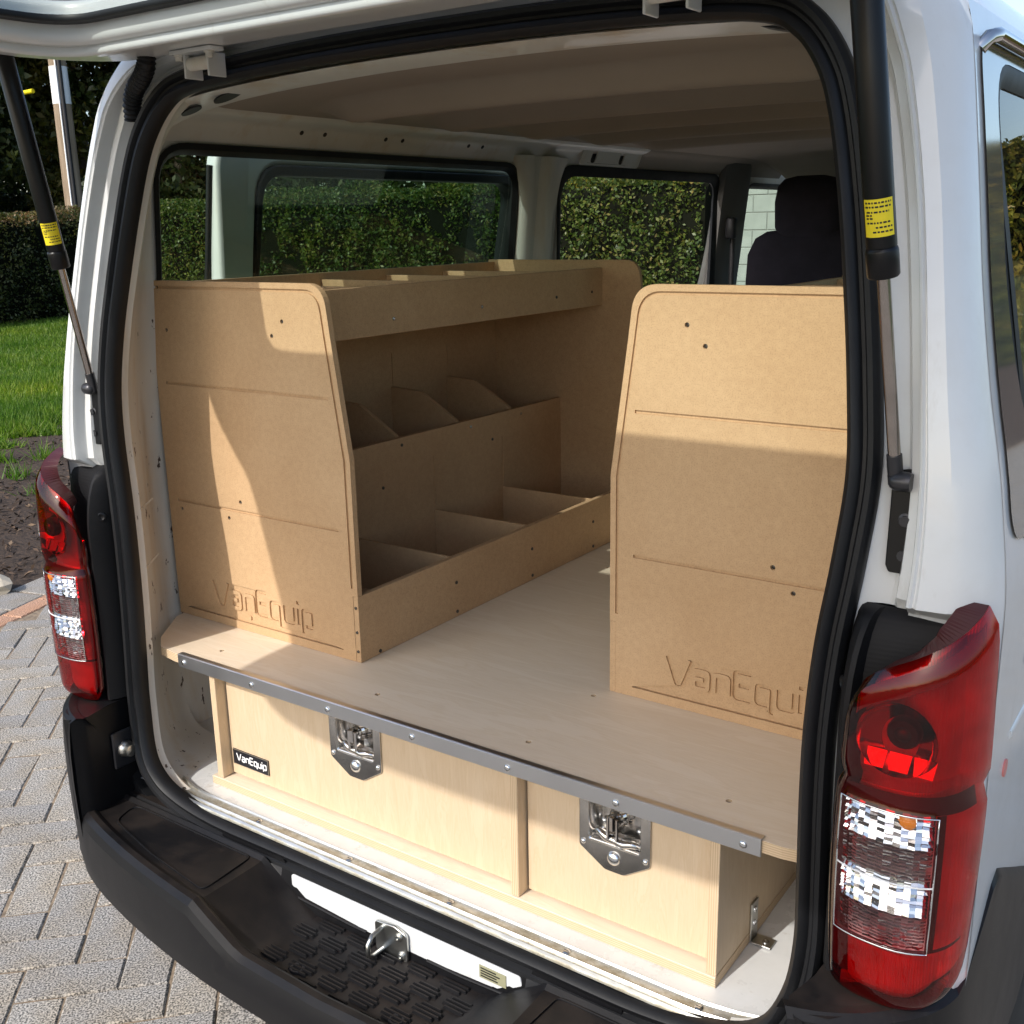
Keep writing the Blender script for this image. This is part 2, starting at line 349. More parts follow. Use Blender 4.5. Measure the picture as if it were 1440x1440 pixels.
def plate(splines, thick, bevel=0, res=2):
    """flat plate from closed outlines (inner ones become holes), centred on z=0: returns verts, faces"""
    cu = bpy.data.curves.new('tmp', 'CURVE'); cu.dimensions = '2D'; cu.fill_mode = 'BOTH'; cu.extrude = max(thick/2-bevel, 0); cu.bevel_depth = bevel; cu.bevel_resolution = res; cu.offset = -bevel
    for s in splines:
        sp = cu.splines.new('POLY'); sp.points.add(len(s)-1); sp.use_cyclic_u = True
        for p, q in zip(sp.points, s): p.co = (q[0], q[1], 0, 1)
    o = bpy.data.objects.new('tmp', cu); COL.objects.link(o); dg = bpy.context.evaluated_depsgraph_get()
    me = bpy.data.meshes.new_from_object(o.evaluated_get(dg))
    v = [tuple(p.co) for p in me.vertices]; f = [tuple(p.vertices) for p in me.polygons]
    bpy.data.objects.remove(o); bpy.data.curves.remove(cu); bpy.data.meshes.remove(me); return v, f
def xz(y):   # plate plane -> world X,Z at depth y (front faces -Y)
    return Matrix(((1, 0, 0, 0), (0, 0, -1, y), (0, 1, 0, 0), (0, 0, 0, 1)))

GLY = {'V': ([[(0, 1), (.365, 0), (.475, 0), (.84, 1)]], 1.0), 'a': ([[(.08, .68), (.60, .68), (.60, 0), (.05, 0), (.05, .36), (.43, .36)]], .84),
       'n': ([[(0, 0), (0, .68), (.55, .68), (.55, 0)]], .80), 'E': ([[(.6, 1), (0, 1), (0, 0), (.6, 0)], [(.15, .5), (.55, .5)]], .82),
       'q': ([[(.55, -.3), (.55, .68), (0, .68), (0, 0), (.40, 0)]], .80), 'u': ([[(0, .68), (0, 0), (.55, 0), (.55, .68)]], .78),
       'i': ([[(0, 0), (0, .68)], [(0, .86), (0, 1.0)]], .24), 'p': ([[(0, -.3), (0, .68), (.55, .68), (.55, 0), (.15, 0)]], .55)}
def text_strokes(txt, x, z, h, w):
    out = []
    for ch in txt:
        paths, adv = GLY[ch]
        for p in paths: out.append(stroke(filletpath([(x+a*h, z+b*h) for a, b in p], .13*h if ch != 'V' else .02*h), w*h))
        x += adv*h
    return out

# ================================================================== the van
XS = ([.25, .40, .60, .80, 1.2, 1.33, 1.45, 1.56, 1.65, 1.75, 1.81, 1.85, 1.90], [.80, .832, .845, .850, .848, .832, .806, .785, .771, .755, .744, .733, .70])
XI = ([.25, .8, 1.2, 1.32, 1.5, 1.65, 1.75, 1.81, 1.85], [.752, .802, .800, .790, .770, .754, .742, .734, .72])
def xs(z): return pchip(*XS, z)
def xin(z): return min(pchip(*XI, z), xs(z)-.013)
YS = ([.4, .60, .72, .85, 1.05, 1.25, 1.35, 1.45, 1.55, 1.65, 1.75, 1.85, 1.95], [-.066, -.064, -.050, -.045, -.04, -.03, -.02, -.008, .008, .025, .042, .062, .084])
def ys(z): return pchip(*YS, z)
def zroof(x): return 1.985-.135*abs(x/.733)**8
van = empty('van')
tag(van, 'white panel van with open tailgate, fitted with plywood drawers and MDF shelving', 'van')

# opening stations, right half from the bottom middle to the top middle: seal line | outer lip | inner trim line
ST = [(0, .553, 0, .50, 0, .573), (.25, .553, .25, .50, .27, .573), (.45, .553, .46, .50, .52, .573), (.57, .572, .62, .53, .67, .574), (.63, .61, .70, .57, .765, .59), (.66, .67, .722, .65, .797, .66),
      (.671, .75, .728, .75, .80, .75), (.669, .85, .732, .85, .80, .85), (.666, .95, .738, .95, .80, .95), (.666, 1.05, .745, 1.05, .80, 1.05), (.672, 1.15, .757, 1.15, .80, 1.15),
      (.684, 1.25, .766, 1.25, .797, 1.25), (.691, 1.35, .764, 1.35, .787, 1.35), (.682, 1.45, .754, 1.45, .777, 1.45), (.667, 1.55, .742, 1.55, .763, 1.55), (.649, 1.65, .727, 1.65, .748, 1.65),
      (.628, 1.74, .708, 1.74, .73, 1.735), (.606, 1.795, .69, 1.80, .70, 1.79), (.57, 1.84, .655, 1.868, .645, 1.826), (.52, 1.865, .585, 1.908, .57, 1.846), (.40, 1.878, .42, 1.93, .42, 1.858), (.2, 1.886, .2, 1.94, .2, 1.866), (0, 1.888, 0, 1.942, 0, 1.868)]
half = catmull(ST, 6)
stn = [np.array(p) for p in half] + [np.array((-p[0], p[1], -p[2], p[3], -p[4], p[5])) for p in half[-2:0:-1]]
def outward(i):
    a = stn[i-1]; b = stn[(i+1) % len(stn)]; t = np.array((b[0]-a[0], b[1]-a[1])); t /= np.linalg.norm(t); return np.array((t[1], -t[0]))

def build_frame():
    rows = []; inner = []
    for i, s in enumerate(stn):
        n = outward(i); Y = ys(s[1]); p = s[:2]; o = s[2:4]; t = s[4:6]
        side = min(1, max(0, (o[1]-.60)/.15)); top = min(1, max(0, (o[1]-1.83)/.08))
        sgn = 1 if o[0] >= 0 else -1
        k = np.array((sgn*xs(o[1]), o[1]))*(1-top)+np.array((o[0]*1.02, zroof(o[0])))*top
        k = k*side+np.array((o[0], .44))*(1-side)
        L = lambda f: p+(o-p)*f
        M = lambda f: o+(k-o)*f
        lip = min(1, max(0, (o[1]-1.197)/.012)) if o[1] < 1.3 else 1
        d = .032*(1-.5*top)*side*lip-.010*(1-lip)*side; g5 = lip*side
        rw = [(*(p-n*.002), Y+.012), (*(p+n*.010), Y+.004), (*L(.35), Y+.012), (*L(.60), Y+.018), (*L(.66), Y+.016), (*L(.69), Y+.016-.014*g5), (*L(.72), Y+.016-.020*g5), (*L(.86), Y+.016-.024*g5), (*L(.88), Y+.016-.028*g5), (*L(.90), Y-d*.75), (*L(.93), Y-d*.95), (*L(.97), Y-d*1.0), (*o, Y-d*.90), (*M(.02), Y-d*.9), (*M(.06), Y-d*1.02), (*M(.42), Y-d*.90), (*M(.60), Y-d*.62), (*M(.78), Y-d*.18), (*M(.92), Y+.012), (*k, Y+.032)]
        rows.append([(a, y, z) for a, z, y in rw])
        m = lambda f: p+(t-p)*f
        iw = [(*(p+n*.004), Y+.008), (*(p-n*.006), Y+.012), (*(p-n*.007), Y+.035), (*m(.30), Y+.055), (*m(.42), Y+.075), (*m(.86), .110), (*m(1), .138), (*m(1.0), .152+.05*top)]
        inner.append([(a, y, z) for a, z, y in iw])
    fb = MB().grid(rows+[rows[0]], flip=True); fb.fm = [1 if max(fb.v[i][2] for i in q) < .76 and min(abs(fb.v[i][0]) for i in q) > .3 or max(fb.v[i][2] for i in q) < .60 else 0 for q in fb.f]; fb.build('rear_frame', ['white_paint', 'rubber'], van, 28)
    MB().grid(inner+[inner[0]]).build('inner_frame', 'inner_paint', van, 35)
    # rubber weatherstrip: double-lipped profile swept round the opening
    prof = [(-.017, .014), (-.020, .002), (-.018, -.010), (-.012, -.016), (-.005, -.014), (-.001, -.007), (.003, -.007), (.007, -.015), (.013, -.016), (.018, -.009), (.019, .003), (.015, .010)]
    rows = []
    for i, s in enumerate(stn):
        n = outward(i); Y = ys(s[1]); rows.append([(s[0]+n[0]*a, Y+b, s[1]+n[1]*a) for a, b in prof])
    MB().grid(rows+[rows[0]], closed=True).build('weatherstrip', 'rubber', van, 50)
build_frame()

# ---- side skins: flat outlines with holes, cut into bands and bent to the body section
WIN = dict(quarter=((.165, 1.20), (1.385, 1.20), (1.385, 1.786), (.165, 1.786)), middle=((1.60, 1.20), (2.70, 1.20), (2.70, 1.786), (1.60, 1.786)), front=((2.96, 1.16), (3.95, 1.16), (3.46, 1.765), (2.96, 1.765)))
def inset(poly, d):
    c = Vector((sum(p[0] for p in poly)/4, sum(p[1] for p in poly)/4))
    return [(p[0]+(-d if p[0] > c[0] else d), p[1]+(-d if p[1] > c[1] else d)) for p in poly]
def win(nm, d): return roundpoly(inset(WIN[nm], d), .075-d, 7)
def arch(yc, r, z0=.26, n=18): return [(yc-r*math.cos(math.pi*k/n), z0+r*1.02*math.sin(math.pi*k/n)) for k in range(n+1)]
def bent(splines, s, off, zcuts):
    v, f = plate(splines, .0, 0)
    bm = bmesh.new(); vs = [bm.verts.new((p[0], p[1], 0)) for p in v]; bm.verts.index_update()
    for q in f:
        if len(set(q)) < 3: continue
        try: bm.faces.new([vs[i] for i in q])
        except ValueError: pass
    bmesh.ops.remove_doubles(bm, verts=bm.verts[:], dist=5e-5)
    for z in zcuts: bmesh.ops.bisect_plane(bm, geom=bm.verts[:]+bm.edges[:]+bm.faces[:], plane_co=(0, z, 0), plane_no=(0, 1, 0), dist=1e-6)
    bm.verts.index_update()
    V = [(s*(xin(p.co.y) if off == 'in' else xs(p.co.y)+off), p.co.x, p.co.y) for p in bm.verts]; F = [tuple(q.index for q in p.verts) for p in bm.faces]; bm.free(); return V, F
ZC = [.3+.04*i for i in range(40)]
def build_sides():
    for s in (1, -1):
        rear = [(ys(z)+.028, z) for z in np.linspace(1.85, .42, 36)]
        bott = arch(.86, .40)+arch(3.42, .40)
        nose = [(4.30, .28), (4.40, .36), (4.44, .7), (4.36, 1.0), (4.20, 1.13), (3.42, 1.83), (3.38, 1.85)]
        outl = rear+[(.40, .27)]+bott+nose
        holes = [win('quarter', -.012), win('front', -.012)]
        holes.append(win('middle', -.012) if s > 0 else roundpoly([(1.58, .36), (2.72, .36), (2.72, 1.80), (1.58, 1.80)], .07, 6))
        V, F = bent([outl]+holes, s, 0, ZC); mesh('side_panel', V, F, 'white_paint', van, 180)
        io = [(.150, 1.80), (.150, .56), (4.0, .56), (4.1, 1.1), (3.4, 1.80)]
        hi = [win('quarter', .008), win('front', .008), (win('middle', .008) if s > 0 else roundpoly([(1.60, .60), (2.70, .60), (2.70, 1.785), (1.60, 1.785)], .07, 6))]
        V, F = bent([io]+hi, s, 'in', ZC); mesh('inner_wall', V, F, 'inner_paint', van, 180)
        for nm in (('quarter', 'middle', 'front') if s > 0 else ('quarter', 'front')):
            rg = []
            for d, o, inn in ((-.016, .001, 0), (-.004, .003, 0), (.016, -.005, 0), (.016, .004, 1), (.006, -.007, 1), (-.006, -.007, 1)):
                rg.append([(s*((xin(z) if inn else xs(z))+o), y, z) for y, z in win(nm, d)])
            V, F = bent([win(nm, .012)], s, -.007, ZC); g = mesh('window_glass', V, F, 'glass_green', van, 180)
            MB().grid(rg, closed=True, flip=s < 0).build('window_seal', 'rubber', g, 40)
            if nm == 'quarter':
                V, F = bent([roundpoly([(.022, 1.275), (1.45, 1.245), (1.45, 1.815), (.100, 1.815)], .05, 6), win(nm, -.010)], s, .003, ZC); mesh('glass_border', V, F, 'frit', g, 180)
        if s < 0:   # sliding-door opening: painted returns with rubber
            op = lambda d: roundpoly([(1.58+d, .36+d), (2.72-d, .36+d), (2.72-d, 1.80-d), (1.58+d, 1.80-d)], .07, 6)
            MB().grid([[(s*(xs(z)-o*(xs(z)-xin(z))), y, z) for y, z in op(d)] for d, o in ((0, 0), (.0, .6), (.018, .65), (.018, 1.04))], closed=True, flip=True).build('door_return', 'white_paint', van, 40)
            MB().grid([[(s*(xs(z)-o*(xs(z)-xin(z))-e), y, z) for y, z in op(d)] for d, o, e in ((.014, .55, 0), (.034, .62, 0), (.036, 1.0, .002), (.016, 1.0, .008), (.004, 1.0, .006))], closed=True, flip=True).build('door_seal', 'rubber', van, 40)
build_sides()

# ---- roof, front end, floor, headliner
def build_shell():
    rows = []
    for y in [.085, .11, .2, 1, 2, 3, 3.3, 3.44]:
        r_ = []
        for k in range(41):
            x = .733*math.sin((k/40-.5)*math.pi)
            dz = -.02 if y < .09 else (-.006 if y < .12 else 0); dz -= .05*max(0, (y-3)/.44)**2
            z = zroof(x); e = abs(x)/.733
            r_.append((x, y+(.03*(1-e*e) if y < .09 else 0)*0, z+dz))
        rows.append(r_)
    MB().grid(rows, flip=True).build('roof', 'white_paint', van, 180)
    def fr(prof, k=24, ins=.0):
        rows = []
        for (y, z) in prof:
            w = xs(min(z, 1.85))-.003-ins; rows.append([(w*(2*i/k-1), y+.13*(1-abs(2*i/k-1)**2.5), z) for i in range(k+1)])
        return rows
    MB().grid(fr([(4.19, 1.13), (4.36, 1.0), (4.44, .72), (4.42, .36), (4.30, .27)])).build('nose', 'white_paint', van, 40)
    MB().grid(fr([(3.40, 1.83), (3.62, 1.64), (3.9, 1.39), (4.19, 1.13)], ins=.03)).build('windscreen', 'glass_clear', van, 180)
    # floor with pressed ribs
    rows = []
    for y in np.linspace(-.052, 3.2, 80): rows.append([(x, y, .573+.004*max(0, math.sin(x*28))*(1 if y > .22 else 0)) for x in np.linspace(-.80, .80, 60)])
    MB().grid(rows, flip=True).build('cargo_floor', 'floor_paint', van, 180)
    # headliner with pressed cross ribs that fade out before the sides
    rows = []
    for y in np.linspace(.185, 3.35, 360):
        r_ = []
        for x in np.linspace(-.668, .668, 90):
            e = abs(x)/.668; z = 1.868-.022*e**3; z += .012*max(0, (e-.95)/.05)**2
            if y < .30: z += .012*((.30-y)/.11)**2
            a = max(0, min(1, (.90-e)/.26)); a = a*a*(3-2*a)
            if .30 < y < 1.86:
                ph = ((y-.36-.05*(1-a)) % .31); dp = min(1, ph/.05); dp = dp*dp*(3-2*dp); rs = max(0, 1-max(0, ph-.05)/.20); rs = rs*rs*(3-2*rs)
                z -= .042*a*dp*rs
            z -= .12*max(0, (y-2.75)/.6)**2
            r_.append((x, y, z))
        rows.append(r_)
    MB().grid(rows).build('headliner', 'headliner', van, 180)
    # closing panel over the side rails (between headliner and side walls)
    for s in (1, -1):
        rows = []
        for y in np.linspace(.145, 3.3, 60):
            rows.append([(s*.650, y, 1.862), (s*.662, y, 1.846), (s*.676, y, 1.840), (s*.694, y, 1.836), (s*.708, y, 1.829), (s*.716, y, 1.818), (s*.724, y, 1.810), (s*(xin(1.795)-.004), y, 1.799), (s*(xin(1.785)+.004), y, 1.786)])
        rb = MB().grid(rows, flip=s > 0); rb.fm = [1 if min(rb.v[i][1] for i in q) > 2.0 else 0 for q in rb.f]; rb.build('side_rail', ['inner_paint', 'headliner'], van, 30)
        # black discs standing for the dark inside the rail's pressed holes
        for y in (.53, .60, .80, .86, 1.12, 1.18):
            b = MB(); b.lathe((s*.7115, y, 1.8245), (-s, 0, -.75), [(.0055, -.002), (.0055, .001)], 8); b.build('rail_hole_dark', 'ink_black', van)
        # pressed pillar between the side windows
        rows = []
        for z in np.linspace(1.19, 1.812, 18):
            t = max(0, (z-1.68)/.132); fl = .045*t*t; X = xin(z)
            X = min(X, xin(min(z, 1.80)))
            pr = [(1.385-fl, 0), (1.392-fl, .018), (1.408-fl*.8, .030), (1.432-fl*.5, .030), (1.440-fl*.4, .017), (1.452-fl*.2, .012), (1.470, .014), (1.482, .030), (1.505, .036), (1.53, .034), (1.545+fl*.3, .018), (1.575+fl*.6, .014), (1.598+fl, .0)]
            rows.append([(s*(X-d), y, z) for y, d in pr])
        MB().grid(rows, flip=s < 0).build('window_pillar', 'inner_paint', van, 40)
        # grey trim on the pillar behind the front seats and over the cab
        b = MB()
        rows = []
        for z in np.linspace(.6, 1.84, 12): rows.append([(s*(xin(min(z, 1.8))+.004-d), y+.10*max(0, z-1.2)*0, z) for y, d in ((2.70, 0), (2.712, .03), (2.76, .045), (2.90, .045), (2.95, .03), (2.965, 0))])
        b.grid(rows, flip=s < 0); b.build('pillar_trim', 'trim_grey', van, 40)
        b = MB(); b.tube([(s*.715, 2.80, .75), (s*.712, 2.79, 1.2), (s*.70, 2.77, 1.60)], .011, 8); b.box(s*.70-.02, s*.70+.02, 2.735, 2.775, 1.56, 1.64, .008); b.build('seat_belt', 'ink_black', van, 60)
        b = MB(); b.box(-.05, .05, -.012, .012, -.028, .028, .004); b.xf(Matrix.Translation((s*.69, 1.80, 1.835)))
    # white bracket plate with two slots above the door opening
    v, f = plate([roundpoly([(1.66, 1.797), (2.02, 1.795), (2.02, 1.848), (1.66, 1.852)], .01, 3), roundpoly([(1.715, 1.803), (1.745, 1.803), (1.745, 1.842), (1.715, 1.842)], .012, 4), roundpoly([(1.885, 1.803), (1.912, 1.803), (1.912, 1.842), (1.885, 1.842)], .012, 4)], .004)
    mesh('rail_bracket', [(-.6895-.42*(1.848-p[1])+p[2], p[0], p[1]) for p in v], f, 'inner_paint', van)
    b = MB(); b.box(-.7085, -.7065, 1.70, 1.93, 1.802, 1.8405, 0); b.build('slot_dark', 'ink_black', van)  # black box standing for the dark behind the slots
build_shell()

# ---- small inner details on the pillars
def build_inner_details():
    for s in (-1, 1):
        for (x, y, z, r_) in ((.726, .105, 1.665, .013), (.757, .105, 1.555, .012), (.770, .108, 1.503, .007)):
            b = MB(); b.lathe((s*(x-.004), y-.004, z), (-s*.55, -.83, 0), [(r_, -.006), (r_, .001), (r_*.75, .0015)], 12); b.build('hole_plug', 'trim_grey', van)
        # black ovals standing for the dark of access holes under the header
        for (x, y, z, a) in ((.50, .150, 1.8515, .035), (.60, .150, 1.835, .026)):
            v, f = plate([[(a*math.cos(t), .45*a*math.sin(t)) for t in np.linspace(0, 2*math.pi, 20, endpoint=False)]], .003)
            M = Matrix.Translation((s*x, y, z)) @ Matrix.Rotation(s*R(14), 4, 'Y')
            mesh('access_hole_dark', [tuple(M @ Vector(p)) for p in v], f, 'ink_black', van)
    # seams of sealant on the left pillar
    for z in (1.10, .985):
        b = MB(); b.tube([(-.667, -.015, z), (-.70, .03, z+.012), (-.73, .075, z+.016)], .0018, 5); b.build('seam', 'inner_paint', van)
build_inner_details()

# ---- sill: steel tread strip with rolled edges, screws, striker and valance
def build_sill():
    prof = [(-.026+(a+.012)*.70, b) for a, b in ((-.012, .5735), (-.012, .5790), (-.015, .5800), (-.018, .5785), (-.021, .5775), (-.040, .5775), (-.043, .5790), (-.046, .5805), (-.049, .5785), (-.051, .5755), (-.055, .5755), (-.058, .5800), (-.0615, .5815), (-.065, .5790), (-.067, .5760), (-.067, .5735))]
    b = MB(); xsn = np.linspace(-.612, .612, 30)
    rows = []
    for x in xsn:
        c = .022*max(0, (abs(x)-.50)/.11)**2
        rows.append([(x, y+c*.9, z) for y, z in prof])
    b.grid(rows, flip=True); o = b.build('sill_plate', 'sill_metal', van, 40)
    hi = MB()
    for a0, a1 in ((-.0258, -.0300), (-.0475, -.0520), (-.0575, -.0640)):
        rows = []
        for x in xsn:
            c = .022*max(0, (abs(x)-.50)/.11)**2; m = (a0+a1)/2
            rows.append([(x, a0+c*.9, .5795), (x, m+c*.9, .5822), (x, a1+c*.9, .5795)])
        hi.grid(rows, flip=True)
    hi.build('rolled_edge', 'galvanised', o, 60)
    for x in (-.575, -.36, -.135, .085, .305, .52):
        s = MB(); s.lathe((x, -.0385, .5772), (0, 0, 1), [(.0065, 0), (.0062, .002), (.004, .0035), (.0015, .0035)], 12); s.box(x-.004, x+.004, -.0391, -.0379, .5806, .5810, 0, 1); s.build('screw', ['zinc', 'ink_black'], o, 40)
    # white valance strip below the seal with a sticker
    v, f = plate([roundpoly([(-.235, .503), (-.08, .494), (-.06, .470), (.06, .470), (.075, .492), (.20, .498), (.262, .490), (.25, .538), (-.235, .538)], .006, 3)], .006, .001)
    m = MB(); m.add(v, f); m.xf(xz(-.064)); va = m.build('valance', 'white_paint', van, 40); va.location.y = -.016
    m = MB(); m.box(.175, .225, -.0685, -.0675, .508, .530, 0); lab = m.build('sticker', 'old_label', va)
    for k in range(4):
        m = MB(); m.box(.178, .178+.04*random.uniform(.7, 1), -.0692, -.0687, .5115+k*.0045, .5135+k*.0045, 0); m.build('printed_line', 'ink_black', va)
    # striker: plate and bent wire loop
    st = empty('striker', (0, -.016, 0), van)
    v, f = plate([roundpoly([(-.034, .474), (.034, .474), (.034, .526), (.008, .534), (-.034, .530)], .008, 3)], .006, .0015)
    m = MB(); m.add(v, f); m.xf(xz(-.072)); m.build('striker_plate', 'galvanised', st, 40)
    m = MB(); m.tube([(-.018, -.07, .522), (-.018, -.100, .520), (-.016, -.112, .512), (-.016, -.112, .492), (-.018, -.10, .484), (-.018, -.07, .482)], .0040, 8); m.build('striker_loop', 'galvanised', st, 60)
    for p in ((.018, .518), (.022, .485)):
        m = MB(); m.lathe((p[0], -.075, p[1]), (0, -1, 0), [(.007, 0), (.007, .002), (.005, .003), (.005, .005), (.0025, .005), (.0025, .003)], 12); m.build('bolt', 'galvanised', st, 40)
build_sill()

# ---- bumper
def build_bumper():
    b = MB()
    RIM = ([0, .25, .45, .60, .70, .77, .82, .843, .852], [-.272, -.262, -.240, -.212, -.184, -.150, -.105, -.06, .0])
    rows = []
    xl = sorted(set([-v for v in (0, .06, .12, .16, .175, .20, .23, .26, .285, .30, .315, .34, .40, .46, .52, .58, .62, .65, .67, .685, .70, .72, .74)]+[0, .06, .12, .16, .175, .20, .23, .26, .285, .30, .315, .34, .40, .46, .52, .58, .62, .65, .67, .685, .70, .72, .74]))
    for x in xl:
        a = abs(x); yr = pchip(*RIM, a)
        st = min(1, max(0, (.30-a)/.115)); # 1 in the step well
        sf = 1                       # shelf recess, closes at the corner
        zs = .545-.068*st; zr = .553-.050*st
        zc = .553+ (0 if a < .655 else .19*min(1, (a-.655)/.05)**1.2)       # rises to the lamp at the corner
        zf = zs*sf+zc*(1-sf)
        yb = -.080
        r_ = [(x, -.056, .548+(zf-.545)*(1-sf)), (x, yb+.008, .549+(zf-.545)*(1-sf)), (x, yb, .540+(zf-.545)*(1-sf)), (x, yb-.004, zf+.006*(1-st)), (x, yb-.012-.01*st, zf), (x, yb-.03, zf-.001), (x, (yb+yr)/2, zf-.001), (x, yr+.044, zf), (x, yr+.038, zf+.0015), (x, yr+.032, zr-.002+(zf-zs)), (x, yr+.027, zr+.0005+(zf-zs)), (x, yr+.016, zr+.001+(zf-zs)), (x, yr+.006, zr-.006+(zf-zs)), (x, yr, zr-.020+(zf-zs)*.9), (x, yr-.003, .46), (x, yr+.004, .415), (x, yr+.020, .400), (x, yr+.06, .39), (x, -.07, .388)]
        rows.append(r_)
    b.grid(rows, flip=True)
    bp = b.build('bumper', 'bumper_plastic', van, 20)
    # corner caps wrapping to the side, up to the lamp
    for s in (1, -1):
        pl = [(.695, -.186), (.735, -.172), (.772, -.150), (.802, -.122), (.828, -.090), (.845, -.05), (.852, 0), (.856, .10), (.857, .22), (.857, .44)]
        rows = []
        n = len(pl)
        for i, (x, y) in enumerate(catmull(pl, 4)):
            t = i/(4*(n-1)); h = .755 if y < .02 else .755-.0*y
            h = .752+(.085*min(1, max(0, (y+.04)/.12)) if y > -.04 else 0) - (.55*max(0, y-.10) if y > .10 else 0)
            h = max(h, .50)
            q = [(x-.028, y+.040, h-.03), (x-.016, y+.024, h-.002), (x-.008, y+.012, h), (x-.001, y+.003, h-.008), (x, y, h-.03)]
            for zz, o in ((.68, .003), (.62, .004), (.56, .003), (.50, .001), (.46, -.001), (.415, -.006), (.40, -.020), (.39, -.05)):
                q.append((x+o, y-o*.5 if y < 0 else y, min(zz, h-.035)))
            rows.append([(s*a, c, d) for a, c, d in q])
        b = MB().grid(rows, flip=s > 0)
        # inner wall of the corner facing the shelf
        wl_ = [[(s*x, y, z) for x, y in ((.700, -.040), (.697, -.08), (.692, -.12), (.690, -.145), (.692, -.165), (.700, -.180), (.712, -.184))] for z in np.linspace(.54, .748, 5)]
        b.grid(wl_, flip=s < 0)
        b.grid([[(s*.70, -.045, .748), (s*.696, -.10, .748), (s*.684, -.150, .748), (s*.690, -.175, .748)], [(s*.83, -.02, .75), (s*.81, -.07, .75), (s*.775, -.125, .75), (s*.735, -.165, .75)]], flip=s > 0)
        b.build('bumper_corner', 'bumper_plastic', bp, 35)
        # steel bracket and fixing under the lamp
        b = MB(); b.box(s*.690-.003, s*.690+.003, -.105, -.052, .615, .690, .002); b.box(min(s*.690, s*.66), max(s*.690, s*.66), -.060, -.056, .622, .682, .002); br = b.build('lamp_bracket', 'dark_steel', van)
        b = MB(); b.lathe((s*.686, -.080, .652), (-s, 0, 0), [(.017, 0), (.016, .006), (.012, .010), (.012, .020), (.004, .022)], 14); b.build('bolt', 'galvanised', br, 40)
    # raised tread ribs in the step well: groups of ribs staggered like bricks
    t = MB()
    for row in range(5):
        yc = -.092-.034*row
        for c in range(-4, 5):
            xc = c*.066+(.033 if row % 2 else 0)
            for j in range(4):
                y = yc+(j-1.5)*.0076; L = .027 if j in (1, 2) else .020
                yl = pchip(*RIM, abs(xc))+.044
                if abs(xc)+L > .215 or y < yl+.004: continue
                z = .476
                t.add([(xc-L, y-.0029, z), (xc+L, y-.0029, z), (xc+L, y+.0029, z), (xc-L, y+.0029, z), (xc-L+.003, y-.0014, z+.0045), (xc+L-.003, y-.0014, z+.0045), (xc+L-.003, y+.0014, z+.0045), (xc-L+.003, y+.0014, z+.0045)], [(4, 5, 6, 7), (0, 1, 5, 4), (1, 2, 6, 5), (2, 3, 7, 6), (3, 0, 4, 7)])
    t.build('tread', 'bumper_plastic', bp)
    for x in (-.105, .105):
        t = MB(); t.lathe((x, -.20, .4765), (0, 0, 1), [(.013, 0), (.012, .003), (.009, .003), (.008, .0005)], 14); t.build('clip', 'ink_black', bp, 40)
    for s in (1, -1):
        ring = roundpoly([(s*.655, -.094), (s*.325, -.094), (s*.318, pchip(*RIM, .318)+.050), (s*.48, pchip(*RIM, .48)+.050), (s*.635, pchip(*RIM, .635)+.052)], [.02, .012, .012, 0, .03], 5)
        t = MB(); t.tube([(x, y, .5450) for x, y in ring]+[(ring[0][0], ring[0][1], .5450)], .0022, 6, cap=False); t.build('shelf_moulding', 'bumper_plastic', bp, 60)
    t = MB(); t.tube([(-.235, -.0835, .498), (-.10, -.0835, .492), (-.06, -.0835, .492)], .0028, 6); t.build('step_moulding', 'bumper_plastic', bp, 60); t = MB(); t.tube([(.07, -.0835, .492), (.14, -.0835, .492), (.25, -.0835, .498)], .0028, 6); t.build('step_moulding', 'bumper_plastic', bp, 60)
    # black plastic web under the seal
    v, f = plate([[(-.42, .39), (.42, .39), (.42, .556), (.27, .556), (.262, .536), (-.245, .536), (-.26, .556), (-.42, .556)]], .004)
    m = MB(); m.add(v, f); m.xf(xz(-.0745)); m.build('step_back', 'bumper_plastic', bp)
build_bumper()

